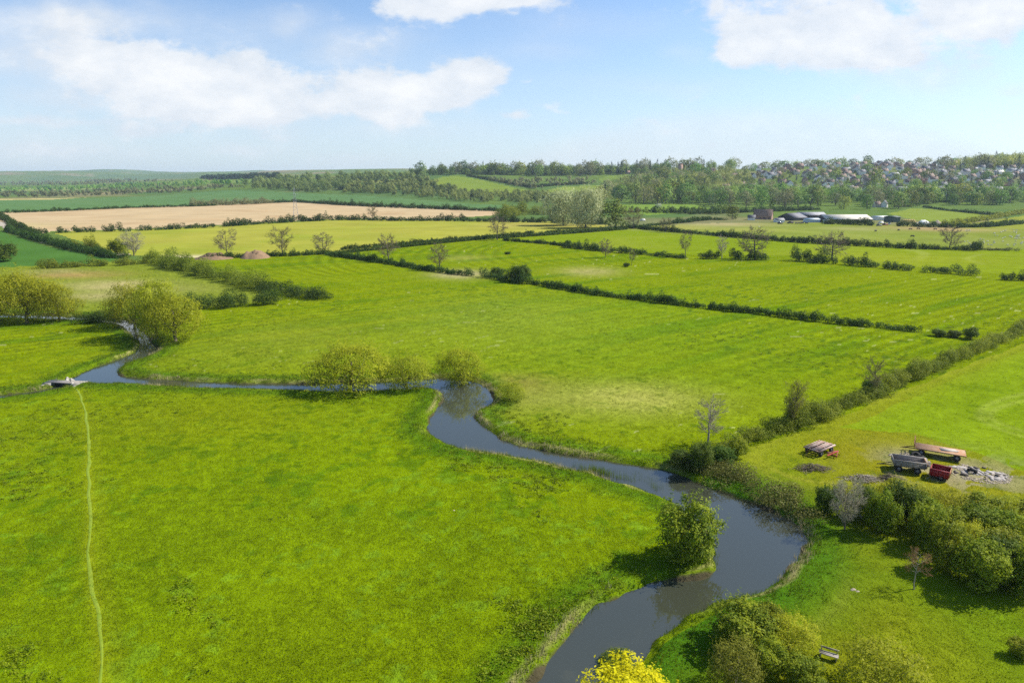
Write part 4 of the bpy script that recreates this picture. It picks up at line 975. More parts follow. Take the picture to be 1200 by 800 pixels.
def wood(polys, n, hgt, label, seed, brown=False, mat=None, gap=0):
    """a far wood that reads as one mass: many small crowns in one mesh"""
    g = np.random.default_rng(seed); VV, TT = [], []
    tot = 0
    for pts, nn in zip(polys, n):
        for q in scatter_poly(pts, nn, seed + tot, gap):
            p = P(*q); tot += 1
            h = hgt * g.uniform(.5, 1.3); wd = h * g.uniform(.7, 1.15)
            ls = max(1.0, .00085 * p[1]); m = int(np.clip(4.2 * wd * h / ls ** 2, 60, 420))
            nl = 4; C = np.c_[g.normal(size=(nl, 2)) * wd * .2, h * np.array([.3, .42, .6, .72])]
            k = g.integers(0, nl, m); u = unit(m, g); pp = C[k] + u * np.array([wd * .34, wd * .34, h * .3]) * g.uniform(.55, 1.05, m)[:, None]
            pp[:, 2] = np.maximum(pp[:, 2], .2)
            V, _ = leaf_quads(pp + p, u + unit(m, g) * .3 + [0, 0, .2], ls * 1.15, .75, g)
            VV.append(V); TT.append(np.clip(g.uniform(0, 1, m) * .25 + g.uniform(-.12, .95), 0, 1))
    V = np.vstack(VV)
    return stuff('woodland', mesh_of('woodland', V, np.arange(len(V)).reshape(-1, 4), M[mat or 'leaf_far'], np.concatenate(TT)), label, 'woodland')
wood([[(280, 221), (300, 214), (340, 209), (400, 207), (480, 207), (500, 209), (410, 214), (420, 222), (370, 226), (330, 223)]], [320], 18, 'mixed green woodland on the low hill behind the teal field', 21, mat='leaf_woodlight')
wood([[(400, 226), (400, 215), (440, 214), (500, 210), (515, 220), (560, 229), (620, 229), (690, 232), (700, 240), (600, 238), (540, 236), (470, 229)]], [420], 13, 'scrubby wood on the slope under the bright hill field', 22, mat='leaf_woodlight', gap=1.5)
wood([[(610, 219), (600, 211), (690, 210), (700, 215), (640, 219)], [(560, 209), (600, 213), (640, 222), (620, 222)]], [60, 30], 10, 'scattered scrub between the hill fields', 23, mat='leaf_farbrown')
wood([[(232, 209.5), (270, 208), (330, 207.5), (330, 209), (250, 211.5)]], [260], 17, 'dark conifer plantation on the far left hill', 24, mat='leaf_conifer')
wood([[(-60, 232), (0, 232), (60, 231.5), (130, 229), (200, 226.5), (260, 221), (290, 219), (230, 219), (120, 224), (-60, 227)]], [300], 10, 'brownish wood belt just behind the teal field', 25, mat='leaf_farbrown')
wood([[(-60, 227), (0, 226), (120, 222), (230, 218), (290, 216), (300, 214), (230, 214), (100, 219), (-60, 222)]], [300], 12, 'bluish green woods in the far valley at the left', 26)
wood([[(-60, 219), (100, 217), (180, 213), (220, 212), (150, 211), (0, 214), (-60, 216)], [(90, 213), (150, 210), (140, 213)]], [240, 50], 13, 'farthest hazy woods at the left', 27, mat='leaf_farbrown')
wood([[(690, 250), (690, 243), (760, 246), (800, 246), (860, 247), (850, 252), (760, 251)]], [40], 8, 'loose scrub along the hill foot', 28)
wood([[(800, 240), (880, 234), (1000, 238), (1200, 236), (1230, 238), (1230, 229), (1000, 230), (850, 226), (800, 232)]], [330], 20, 'mass of woodland filling the belt below the houses', 29)
wood([[(700, 236), (730, 215), (790, 206), (850, 200), (880, 212), (870, 228), (790, 238)]], [340], 21, 'mass of woodland on the slope left of the houses', 30, mat='leaf_woodlight')
wood([[(462, 206.5), (500, 203), (560, 202), (640, 202), (760, 200), (860, 195.5), (860, 199), (760, 204), (640, 206), (540, 205)]], [340], 21, 'mass of trees along the skyline ridge', 31)
wood([[(1110, 199), (1160, 192), (1240, 188), (1240, 196), (1165, 198)]], [200], 25, 'mass of dark trees on the right skyline', 32)
wood([[(850, 215), (860, 201), (1000, 196), (1120, 198), (1200, 204), (1200, 222), (1060, 228), (940, 229)]], [230], 8.5, 'garden trees and hedges in among the hillside houses', 33)

# ------------------------------------------------------------------ houses of the hillside village
def gable(w, d, h, rh, over=.35):
    """wall with two gables, and a pitched roof with its own thickness; ridge along x"""
    wl = MB(); x, y = w / 2, d / 2
    V = [[-x, -y, -2.5], [x, -y, -2.5], [x, y, -2.5], [-x, y, -2.5], [-x, -y, h], [x, -y, h], [x, y, h], [-x, y, h], [-x, 0, h + rh], [x, 0, h + rh]]
    wl.add(V, [[0, 1, 5, 4], [2, 3, 7, 6], [1, 2, 6, 5], [3, 0, 4, 7], [5, 6, 9, 9], [7, 4, 8, 8]])
    rf = MB(); t = .18; k = rh / y; X_ = x + over; Y_ = y + over; lo = h - over * k + .02
    for s in (-1, 1):
        rf.add([[-X_, s * Y_, lo], [X_, s * Y_, lo], [X_, 0, h + rh + .02], [-X_, 0, h + rh + .02], [-X_, s * Y_, lo + t], [X_, s * Y_, lo + t], [X_, 0, h + rh + t + .02], [-X_, 0, h + rh + t + .02]],
               [[0, 1, 2, 3], [4, 5, 6, 7], [0, 1, 5, 4], [1, 2, 6, 5], [3, 0, 4, 7]])
    return wl, rf
def wall_mesh(mb, name, mat):
    """walls hold triangles too, so they are built from their polygons"""
    V = np.vstack(mb.v); me = bpy.data.meshes.new(name)
    fs = []
    for q in np.vstack(mb.f):
        f_ = list(dict.fromkeys(int(i) for i in q)); fs.append(f_)
    me.from_pydata([tuple(v) for v in V], [], fs); me.materials.append(mat); me.update(); return me
def house_parts(name, w, d, h, rh, wm, rm, nwin=3, chim=True, hip=False):
    wl, rf = gable(w, d, h, rh)
    ch = MB(); ch.box((w * .32, 0, h + rh + .3), (.9, .6, 1.6)); ch.box((w * .32, 0, h + rh + 1.2), (.5, .25, .3))
    parts = [('wall', wall_mesh(wl, name + '_wall', M[wm])), ('roof', rf.mesh(name + '_roof', M[rm]), [('chimney', ch.mesh(name + '_chimney', M['brick']))] if chim else [])]
    fl = 2 if h > 4 else 1
    wmesh = MB(); wmesh.box((0, 0, 0), (1.5, .1, 1.2)); wm_ = wmesh.mesh(name + '_window', M['glass'])
    parts.append(('window_row', None, [(('window', wm_), [(-w / 2 + w * (i + .5) / nwin, s * (d / 2 + .03), 1.6 + 2.7 * f) for i in range(nwin) for f in range(fl) for s in (-1, 1)])]))
    return parts
def house(parts, loc, rz, sc, label, group, cat='house', name='house', windows=True):
    e = inst(name, [p for p in parts if p[0] != 'window_row'], loc, rz, (sc, sc, sc), label, cat, group)
    if windows:
        for p in parts:
            if p[0] == 'window_row':
                (nm, me), pos = p[2][0]
                for q in pos: put(nm, me, e, q)
    return e
VAR = [('white_slate', 9.5, 7.5, 5, 3.2, 'white_wall', 'roof_slate', 'white rendered house with a dark slate roof'), ('cream_brown', 9, 7.5, 5, 3.4, 'cream_wall', 'roof_brown', 'cream house with a brown tiled roof'), ('brick_red', 9, 7.5, 5, 3.6, 'brick', 'roof_red', 'brick house with a red tiled roof'),
       ('brick_slate', 10, 7.5, 5, 3.2, 'brick', 'roof_slate', 'brick house with a dark slate roof'), ('white_bungalow', 13, 8, 2.7, 2.8, 'white_wall', 'roof_grey', 'long white bungalow with a grey roof'), ('white_brown', 9, 7, 5, 3.2, 'white_wall', 'roof_brown', 'white house with a brown tiled roof')]
VP = [house_parts(*v[:7]) for v in VAR]
g = random.Random(77)
nh = 0
for row in range(15):
    Yr = 1190 + row * 48 + g.uniform(-6, 6)
    px = 862 - row * 3 + g.uniform(0, 10)
    while px < 1206:
        s = Yr / 800
        X_ = (px - 600) / 821 * Yr
        Yh = Yr + g.uniform(-13, 13); z = float(zt(np.array([X_]), np.array([Yh]))[0])
        py = 400 - F * math.tan(math.atan2(z + 4 - H, Yh) + pitch)
        dens = (.32 + .42 * min(1, (px - 850) / 110)) * (1 if row < 11 else .55)
        if py < 229 and g.random() < dens and nh < 285:
            i = g.choices(range(6), (3, 4, 2.5, 1.5, 1.5, 3.5))[0]
            house(VP[i], (X_, Yh, z), g.choice((0, 0, 0, 1.57)) + .25 * math.sin(px * .013 + row) + g.uniform(-.08, .08), g.uniform(1.2, 1.7), VAR[i][7] + ' on the village hillside', VAR[i][7].replace(' house', ' houses').replace(' bungalow', ' bungalows') + ' on the village hillside', windows=False); nh += 1
        px += g.uniform(18, 34) / s
def single_house(px, py, spec, rz, label, sc=1.0, name='house', cat='house', windows=True):
    p = P(px, py); return house(house_parts(*spec), (p[0], p[1], p[2]), rz, sc, label, None, cat, name, windows)
single_house(1170, 204, ('villa_a', 19, 11, 4.5, 4, 'white_wall', 'roof_pale', 4), .1, 'large white house with a pale roof below the dark skyline wood')
single_house(1192, 204, ('villa_b', 17, 10, 4.5, 4, 'white_wall', 'roof_grey', 4), -.15, 'long white house with a grey roof at the right edge below the skyline wood')
single_house(1158, 203, ('villa_c', 14, 10, 4, 4, 'cream_wall', 'roof_grey', 3), .3, 'pale house with a grey roof next to the large white house')
single_house(1168, 215, ('villa_d', 20, 14, 5.5, 8, 'white_wall', 'roof_slate', 4), 1.2, 'big white gabled house with a steep dark roof above the wood belt')
single_house(1036, 243, ('cottage_a', 10, 8, 5, 5, 'white_wall', 'roof_slate', 3), .9, 'white cottage with a steep dark roof in front of the wood belt')
single_house(1027, 243, ('cottage_b', 9, 7, 4.5, 4, 'cream_wall', 'roof_brown', 3), .2, 'cream cottage with a brown roof left of the white one')
single_house(1055, 224, ('terrace_a', 26, 9, 5, 3, 'white_wall', 'roof_grey', 5), .05, 'long white terrace behind the purple-leaved tree')
single_house(735, 204, ('ridge_house', 14, 9, 5, 4, 'brick', 'roof_red', 3), .2, 'brick house with a red roof on the skyline ridge')
p = P(797, 205); tw = MB(); tw.box((0, 0, 11), (9, 9, 30)); cp = MB(); cp.box((0, 0, 26.6), (10, 10, 1.2)); cp.box((0, 0, 28), (8, 8, 1.6))
wn = MB(); wn.box((0, 0, 0), (1.4, .12, 2.2)); wn_ = wn.mesh('tower_window', M['glass'])
t_ = inst('brick_tower', [('wall', tw.mesh('tower_wall', M['brick'])), ('parapet', cp.mesh('tower_parapet', M['brick']))], p, .2, (1, 1, 1), 'square dark brick tower standing on the skyline left of the village', 'tower')
for zz in (8, 14, 20):
    put('window', wn_, t_, (0, -4.53, zz))

# ------------------------------------------------------------------ farm
def barn(px0, py0, px1, dpt, h, rh, wm, rm, label, rz=None, name='barn', cat='barn', doors=True):
    a, b = P(px0, py0), P(px1, py0); c_ = (a + b) / 2; w_ = np.linalg.norm(b[:2] - a[:2])
    wl, rf = gable(w_, dpt, h, rh, .5)
    parts = [('wall', wall_mesh(wl, name + '_wall', M[wm])), ('roof', rf.mesh(name + '_roof', M[rm]))]
    if doors:
        d_ = MB(); d_.box((w_ * .2, -dpt / 2 - .04, h * .42), (w_ * .16, .1, h * .84)); d2 = MB(); d2.box((w_ / 2 + .04, 0, h * .45), (.1, dpt * .5, h * .9))
        parts += [('door', d_.mesh('barn_door', M['dark_steel'])), ('door', d2.mesh('barn_door', M['dark_steel']))]
    return inst(name, parts, c_ + [0, dpt / 2, -.1], rz if rz is not None else math.atan2(b[1] - a[1], b[0] - a[0]), (1, 1, 1), label, cat)
barn(969, 261, 1022, 26, 3.4, 3.6, 'dark_clad', 'roof_pale', 'long barn with a wide pale roof behind the trimmed hedge', -.02)
barn(922, 258.5, 944, 20, 3.0, 4.0, 'dark_clad', 'roof_slate', 'dark gabled barn with a mossy slate roof between farmhouse and grey barn', .5)
barn(938, 256.5, 968, 17, 4.0, 2.6, 'dark_clad', 'roof_grey', 'grey roofed barn behind the pale blue shed', -.02)
barn(945, 260.5, 961, 8, 2.8, .9, 'pale_blue', 'pale_blue', 'low pale blue shed at the edge of the pasture', 0, 'shed', 'shed', False)
barn(967, 261.5, 973, 5, 2.6, .7, 'pale_blue', 'pale_blue', 'tiny pale hut right of the low blue shed', .1, 'hut', 'hut', False)
barn(1044, 260.5, 1054, 12, 5, .8, 'green_clad', 'green_clad', 'dark green box shed in the farm yard', .2, 'shed', 'shed', False)
barn(1027, 258, 1043, 12, 3, 1.0, 'white_wall', 'white_sheet', 'white open shed behind the farm yard', 0, 'shed', 'shed')
barn(909, 260.5, 919, 6, 2.4, 1.4, 'white_wall', 'roof_grey', 'small white outbuilding in front of the farmhouse', .1, 'shed', 'shed', False)
single_house(894, 257, ('farmhouse', 18, 10, 4, 6, 'brick', 'roof_brown', 4), -.5, 'brick farmhouse with a steep brown roof at the left of the farm', name='farmhouse')
barn(878, 258, 886, 8, 2.6, 2.4, 'white_wall', 'roof_slate', 'low pale outhouse left of the brick farmhouse', -.3, 'shed', 'shed', False)
# stack of straw bales, sheeted heaps, containers and vehicles in the yard
def lump_mesh(name, w_, d_, h_, mat, seed, rough=.35, res=20):
    """an irregular heap lying on the ground"""
    n = res; a = np.linspace(-1, 1, n); gx, gy = np.meshgrid(a, a, indexing='ij')
    r = np.hypot(gx, gy); z = np.clip(1 - r ** 1.6, 0, 1) * (1 - rough + 2 * rough * fbm(gx * 3 + seed, gy * 3, 1.0, seed)) + (fbm(gx * 9 + seed, gy * 9, 1, seed + 2) - .5) * rough * .5 * (r < .95)
    V = np.c_[(gx * w_ / 2).ravel(), (gy * d_ / 2).ravel(), (z * h_ - .12 * h_ * (r > .97)).ravel() - .03]
    i, j = np.meshgrid(np.arange(n - 1), np.arange(n - 1), indexing='ij'); q = (i * n + j)
    return mesh_of(name, V, np.stack([q, q + n, q + n + 1, q + 1], -1).reshape(-1, 4), mat, smooth=True)
def heap(name, px, py, wpx, d_, h_, mat, label, cat, seed, rough=.35):
    p = P(px, py); w_ = wpx * mpp(p)
    if p[1] < 420: p[2] = float(gz(np.array([p[0]]), np.array([p[1]]))[0])
    o = put(name, lump_mesh(name, w_, d_, h_, M[mat], seed, rough), None, p, 0); return tagp(o, label, cat)
p = P(1064, 262); bs = MB()
for l in range(3):
    for i in range(9 - l):
        for j in range(2): bs.box(((i - (8 - l) / 2) * 1.66, j * 1.25, .65 + l * 1.24), (1.6, 1.2, 1.2))
tagp(put('bale_stack', bs.mesh('bale_stack', M['yellow_straw']), None, p, .05), 'yellow stack of straw bales in the farm yard', 'bale stack')
heap('sheeted_heap', 1082, 263, 16, 8, 4.5, 'white_sheet', 'white sheeted clamp heap right of the straw bales', 'heap', 3)
heap('sheeted_heap', 1098, 263, 13, 8, 3.6, 'rubble', 'greyish heap at the right end of the farm yard', 'heap', 4)
heap('sheeted_heap', 1074, 264, 8, 6, 2.6, 'rubble', 'low pale heap against the straw bales', 'heap', 5)
def cyl_wheel(r, w_, tname='wheel'):
    t = MB().disc((0, 0, 0), r, w_, 'y', 18, r * .55); rm = MB().disc((0, 0, 0), r * .56, w_ * .7, 'y', 12, .02)
    return (tname, t.mesh('tyre', M['rubber']), [('rim', rm.mesh('rim', M['grey_metal']))])
def vehicle(px, py, mat, label, rz, l=4.6, van=False):
    p = P(px, py); b = MB(); b.box((0, 0, .75), (l, 1.8, .75)); 
    c2 = MB(); c2.box((-.1 * l if not van else .08 * l, 0, 1.5), (l * (.55 if not van else .8), 1.65, .75 if not van else 1.2), 0, .82)
    wh = cyl_wheel(.34, .22)
    e = inst('parked_van' if van else 'parked_car', [('body', b.mesh('car_body', M[mat])), ('cabin', c2.mesh('car_cabin', M['glass'] if not van else M[mat]))], p, rz, (1, 1, 1), label, 'van' if van else 'car')
    for sx_ in (-.32, .32):
        for sy in (-.85, .85):
            o = put('wheel', wh[1], e, (sx_ * l, sy, .34)); put('rim', wh[2][0][1], o)
    return e
vehicle(1032, 262, 'white_wall', 'white van parked in the farm yard by the barn end', .3, 5.2, True)
vehicle(1037, 264, 'red_paint', 'red car parked at the front of the farm yard', .1)
vehicle(1030, 265, 'grey_metal', 'grey car parked at the gate of the farm yard', .05)
vehicle(1042, 263, 'white_wall', 'white car parked against the dark green shed', 1.2)
vehicle(753, 259, 'white_wall', 'white van beside the brownish tree at the hill foot', .1, 5.4, True)
vehicle(926, 262, 'dark_steel', 'dark van parked in front of the mossy barn', .0, 5.6, True)
vehicle(914, 262.5, 'dark_steel', 'dark car parked before the white outbuilding', .2)

# ------------------------------------------------------------------ cattle and sheep: each body one continuous skin
def animal(name, L, Hh, mat, seed):
    """a grazing animal grown from a skeleton: trunk, neck and head, jointed legs, tail"""
    bm = bmesh.new(); me = bpy.data.meshes.new(name)
    S = L
    J = [(-.42, 0, .66), (-.1, 0, .66), (.30, 0, .68), (.48, 0, .66), (.62, 0, .42), (.74, 0, .2),
         (-.38, .11, .42), (-.44, .11, .24), (-.41, .11, .0), (-.38, -.11, .42), (-.44, -.11, .24), (-.41, -.11, .0),
         (.32, .10, .38), (.34, .10, .2), (.33, .10, .0), (.32, -.10, .38), (.34, -.10, .2), (.33, -.10, .0), (-.50, 0, .58), (-.54, 0, .32)]
    Ed = [(0, 1), (1, 2), (2, 3), (3, 4), (4, 5), (0, 6), (6, 7), (7, 8), (0, 9), (9, 10), (10, 11), (2, 12), (12, 13), (13, 14), (2, 15), (15, 16), (16, 17), (0, 18), (18, 19)]
    Rr = [.17, .2, .19, .13, .09, .06, .10, .05, .035, .10, .05, .035, .075, .045, .035, .075, .045, .035, .03, .015]
    mb = MB()
    V = np.array(J) * [L, L, Hh / .86]
    for a, b in Ed: mb.tube([V[a], (V[a] + V[b]) / 2, V[b]], [Rr[a] * L, (Rr[a] + Rr[b]) / 2 * L, Rr[b] * L], 8)
    o = bpy.data.objects.new(name + '_tmp', mb.mesh(name + '_tmp', mat)); COL.objects.link(o)
    m = o.modifiers.new('r', 'REMESH'); m.mode = 'VOXEL'; m.voxel_size = L * .045
    s = o.modifiers.new('s', 'SMOOTH'); s.iterations = 3
    dg = bpy.context.evaluated_depsgraph_get(); out = bpy.data.meshes.new_from_object(o.evaluated_get(dg)); out.name = name
    bpy.data.objects.remove(o); out.materials.clear(); out.materials.append(mat)
    out.polygons.foreach_set('use_smooth', np.ones(len(out.polygons), bool)); return out
SHEEP = animal('sheep', 1.3, .95, M['wool'], 1); COW = animal('cow', 2.3, 1.45, M['black_hide'], 2); COWB = animal('cow_brown', 2.3, 1.45, M['brown_hide'], 3)
g = random.Random(5)
for q in scatter_poly([(1128, 283), (1200, 275), (1200, 290), (1128, 288)], 34, 41) + scatter_poly([(1160, 270), (1200, 268), (1200, 280), (1165, 281)], 22, 42) + scatter_poly([(1128, 270), (1140, 270), (1138, 274), (1130, 274)], 6, 43):
    p = P(*q); o = put('sheep', SHEEP, None, p, g.uniform(0, 6.28)); tagp(o, 'white sheep grazing on the pasture right of the farm', 'sheep', 'sheep on the pasture'); o.scale = [g.uniform(.75, 1.0)] * 3
for x_, y_, br, lb in ((1026, 271.5, 0, 'black cow grazing alone below the long barn'), (1053, 270.5, 0, 'black cow grazing below the green shed'), (1076, 269, 0, 'black cow standing on the bare soil before the yard hedge'), (1067, 269.5, 1, 'brown cow left of the black one on the bare soil'), (1096, 269.5, 1, 'brown cow at the right of the bare soil'), (1069, 278, 0, 'black cow grazing nearest to the long hedge')):
    p = P(x_, y_); tagp(put('cow', COWB if br else COW, None, p, g.uniform(-.6, .6) + (3.14 if g.random() < .5 else 0)), lb, 'cow')
for x_, lb in ((933, 'left'), (936.5, 'middle'), (940, 'right'), (945, 'detached right')):
    p = P(x_, 262.6); tagp(put('cow', COW, None, p, g.uniform(-.4, .4)), f'black cow before the mossy barn, the {lb} one of the group of four', 'cow', 'black cows before the barn')
p = P(889.5, 266.5); tagp(put('sheep', SHEEP, None, p, .4), 'single white sheep on the grass below the farmhouse', 'sheep')

# ------------------------------------------------------------------ lattice pylon
p = P(347, 257); py_ = MB(); ar = MB(); Hp = 33
for sx_ in (-1, 1):
    for sy in (-1, 1): py_.tube([[sx_ * 2.6, sy * 2.6, 0], [sx_ * 1.1, sy * 1.1, Hp * .6], [sx_ * .35, sy * .35, Hp]], [.09, .08, .06], 4)
zz = np.linspace(0, Hp * .95, 10)
wd = np.interp(zz, [0, Hp * .6, Hp], [2.6, 1.1, .35])
for i in range(9):
    for s in (-1, 1):
        for q in (0, 1):
            a = [-wd[i], s * wd[i], zz[i]]; b = [wd[i + 1], s * wd[i + 1], zz[i + 1]]
            if q: a[0], b[0] = -a[0], -b[0]
            py_.tube([a, b], [.045, .045], 4); py_.tube([[a[1], a[0], a[2]], [b[1], b[0], b[2]]], [.045, .045], 4)
parts = [('tower', py_.mesh('pylon_tower', M['galv']))]
for hz_, l in ((20, 4.2), (25, 5), (30, 3.6)):
    ar = MB()
    for s in (-1, 1): ar.tube([[0, s * .5, hz_ + .9], [l, 0, hz_]], [.08, .06], 4); ar.tube([[0, s * .5, hz_ + .9], [-l, 0, hz_]], [.08, .06], 4); ar.tube([[0, s * .5, hz_], [s * l, 0, hz_]], [.08, .06], 4)
    parts.append(('cross_arm', ar.mesh('pylon_arm', M['galv'])))
inst('pylon', parts, p, .35, (1, 1, 1), 'thin grey lattice pylon standing in front of the ploughed field', 'pylon')

# ------------------------------------------------------------------ soil heaps
heap('soil_heap', 251, 303, 46, 16, 2.6, 'soil', 'low long heap of red soil left of the bare tree', 'soil heap', 11, .9)
heap('soil_heap', 299, 302, 34, 16, 4.0, 'soil', 'taller rounded heap of red soil between two bare trees', 'soil heap', 12, .55)

# ------------------------------------------------------------------ old farm trailers
def frame_at(a, b):
    A, B = P(*a), P(*b); c_ = (A + B) / 2; c_[2] = float(gz(np.array([c_[0]]), np.array([c_[1]]))[0])
    return c_, math.atan2(B[1] - A[1], B[0] - A[0]), float(np.linalg.norm(B[:2] - A[:2]))
def planks(mb, L_, W_, z, t, n, gap, along_x=True, seed=1, miss=0.0, jit=.0):
    g_ = random.Random(seed)
    for i in range(n):
        if g_.random() < miss: continue
        if along_x: mb.box((g_.uniform(-jit, jit), (i + .5) / n * W_ - W_ / 2, z + g_.uniform(-.01, .01)), (L_ * (1 - g_.uniform(0, miss * .4)), W_ / n - gap, t))
        else: mb.box(((i + .5) / n * L_ - L_ / 2, g_.uniform(-jit, jit), z + g_.uniform(-.01, .01)), (L_ / n - gap, W_ * (1 - g_.uniform(0, miss * .3)), t))
def wheels(e, xs_, y_, r, w_):
    t = cyl_wheel(r, w_)
    for x_ in xs_:
        for s in (-1, 1):
            o = put('wheel', t[1], e, (x_, s * y_, r)); put('rim', t[2][0][1], o)
def chassis(L_, W_, z, axles):
    mb = MB()
    for s in (-1, 1): mb.box((0, s * W_ * .28, z), (L_ * .96, .12, .2))
    for x_ in np.linspace(-L_ * .45, L_ * .45, 6): mb.box((x_, 0, z + .001), (.09, W_ * .92, .12))
    for x_ in axles: mb.tube([[x_, -W_ * .46, .44], [x_, W_ * .46, .44]], [.06, .06], 6); mb.box((x_, -W_ * .28, z - .22), (.5, .1, .26)); mb.box((x_, W_ * .28, z - .22), (.5, .1, .26))
    return mb
# long rusty flatbed
c_, rz, L_ = frame_at((1071, 529), (1131, 539)); W_ = 2.3
dk = MB(); planks(dk, L_, W_, 1.05, .07, 9, .025, True, 3, .08); 
for s in (-1, 1): dk.box((0, s * (W_ / 2 + .04), 1.0), (L_ + .02, .07, .17))
ws = MB(); ws.box((L_ * .16, .1, 1.11), (2.0, 1.1, .05), .2); ws.box((L_ * .27, .4, 1.105), (1.2, .5, .04), -.4)
hb = MB()
for y_ in (-.9, 0, .9): hb.box((-L_ / 2 - .05, y_, 1.6), (.08, .08, 1.2))
for z_ in (1.45, 2.1): hb.box((-L_ / 2 - .1, 0, z_), (.06, 2.0, .09))
db = MB(); db.tube([[-L_ / 2, -.5, .75], [-L_ / 2 - 1.5, 0, .5]], [.06, .06], 6); db.tube([[-L_ / 2, .5, .75], [-L_ / 2 - 1.5, 0, .5], [-L_ / 2 - 1.75, 0, .45]], [.06, .06, .05], 6)
t1 = inst('flatbed_trailer', [('deck', dk.mesh('rust_flatbed_deck', M['rust_deck'])), ('chassis', chassis(L_, W_, .86, (-L_ * .36, L_ * .33)).mesh('flatbed_chassis', M['dark_steel'])), ('headboard', hb.mesh('flatbed_headboard', M['orange_paint'])), ('drawbar', db.mesh('flatbed_drawbar', M['rust']))], c_, rz, (1, 1, 1), 'long rusty orange flatbed trailer with an open headboard', 'trailer')
wheels(t1, (-L_ * .36, L_ * .33), .98, .46, .28)
put('deck_sheet', ws.mesh('pale_sheet', M['wood_pale']), t1)
# worn plank flatbed
c_, rz, L_ = frame_at((948, 534), (971, 524)); W_ = 2.3; L_ *= .86
dk = MB(); planks(dk, L_, W_, .95, .07, 11, .10, True, 8, .22, .12)
for s in (-1, 1): dk.box((0, s * (W_ / 2 + .04), .9), (L_ * .98, .07, .15))
for x_ in (-L_ * .45, -.1, L_ * .45): dk.box((x_, 0, .89), (.12, W_ * .96, .1))
db = MB(); db.tube([[-L_ / 2, -.5, .7], [-L_ / 2 - 1.3, 0, .3]], [.06, .05], 6); db.tube([[-L_ / 2, .5, .7], [-L_ / 2 - 1.3, 0, .3]], [.06, .05], 6)
t2 = inst('plank_trailer', [('deck', dk.mesh('plank_deck', M['wood_rusty'])), ('chassis', chassis(L_, W_, .74, (-L_ * .3, L_ * .3)).mesh('plank_chassis', M['dark_steel'])), ('drawbar', db.mesh('plank_drawbar', M['rust']))], c_, rz, (1, 1, 1), 'worn flat trailer with bleached broken deck planks', 'trailer')
wheels(t2, (-L_ * .3, L_ * .3), 1.05, .42, .26)
# small rusty red implement beside it
c_, rz, L_ = frame_at((969, 537), (982, 532)); im = MB(); im.tube([[-L_ / 2, 0, .5], [L_ / 2, 0, .55]], [.08, .08], 6); im.tube([[-.2, -.8, .35], [-.2, .8, .35]], [.07, .07], 6); im.tube([[.7, -.6, .35], [.7, .6, .35]], [.06, .06], 6); im.tube([[-.2, -.7, .4], [L_ / 2, 0, .6]], [.05, .05], 5); im.tube([[-.2, .7, .4], [L_ / 2, 0, .6]], [.05, .05], 5); im.tube([[0, 0, .5], [.1, 0, 1.1]], [.05, .05], 5)
parts = [('beam', im.mesh('implement_beam', M['red_paint']))]
e = inst('harrow', parts, c_, rz, (1, 1, 1), 'small rusty red farm implement on the grass beside the plank trailer', 'implement')
tn = MB(); tn.tube([[0, 0, .4], [-.12, 0, .15], [.05, 0, .0]], [.035, .035, .02], 5); tn_ = tn.mesh('tine', M['rust'])
for x_ in (-.2, .7):
    for y_ in (-.7, -.35, .35, .7): put('tine', tn_, e, (x_, y_ * (.85 if x_ > 0 else 1), 0))
# grey box trailer
def box_trailer(a, b, W_, hs, zb, wallmat, label, axles, wr, endmat=None, seed=1, floormat='wood_grey', bar=True):
    c_, rz, L_ = frame_at(a, b)
    fl = MB(); fl.box((0, 0, zb), (L_, W_, .1))
    parts = [('floor', fl.mesh('trailer_floor', M[floormat])), ('chassis', chassis(L_, W_, zb - .17, [x_ * L_ for x_ in axles]).mesh('box_chassis', M['dark_steel']))]
    for s in (-1, 1):
        sd = MB()
        n = max(3, int(hs / .22))
        for i in range(n): sd.box((0, s * (W_ / 2 - .03), zb + .06 + hs * (i + .5) / n), (L_ - .02, .06, hs / n - .015))
        for x_ in np.linspace(-L_ / 2 + .1, L_ / 2 - .1, 6): sd.box((x_, s * (W_ / 2 + .035), zb + hs / 2 + .02), (.09, .06, hs + .1))
        sd.box((0, s * (W_ / 2 - .01), zb + .1 + hs), (L_, .12, .07))
        parts.append(('side_board', sd.mesh('side_board', M[wallmat])))
    for s, nm, mm in ((-1, 'headboard', endmat and wallmat or wallmat), (1, 'tailboard', endmat or wallmat)):
        en = MB(); en.box((s * (L_ / 2 + .035), 0, zb + .06 + hs / 2), (.06, W_ - .02, hs)); en.box((s * (L_ / 2 + .08), -W_ * .3, zb + hs / 2), (.05, .1, hs * .95)); en.box((s * (L_ / 2 + .08), W_ * .3, zb + hs / 2), (.05, .1, hs * .95))
        parts.append((nm, en.mesh(nm, M[mm])))
    if bar:
        db = MB(); db.tube([[-L_ / 2, -.5, zb - .2], [-L_ / 2 - 1.6, 0, .45]], [.06, .06], 6); db.tube([[-L_ / 2, .5, zb - .2], [-L_ / 2 - 1.6, 0, .45], [-L_ / 2 - 1.85, 0, .42]], [.06, .06, .05], 6)
        parts.append(('drawbar', db.mesh('box_drawbar', M['dark_steel'])))
    e = inst('box_trailer', parts, c_, rz, (1, 1, 1), label, 'trailer')
    wheels(e, [x_ * L_ for x_ in axles], W_ * .44, wr, .26); return e
box_trailer((1045, 548), (1083, 553), 2.2, .65, .95, 'wood_grey', 'grey boarded box trailer with a rusty tailboard', (-.32, .25), .44, 'rust_deck')
box_trailer((1090, 557), (1112, 562), 2.1, .8, .5, 'red_paint', 'short red tipping trailer with an open box', (.1,), .36, 'orange_paint', bar=False, floormat='red_paint')
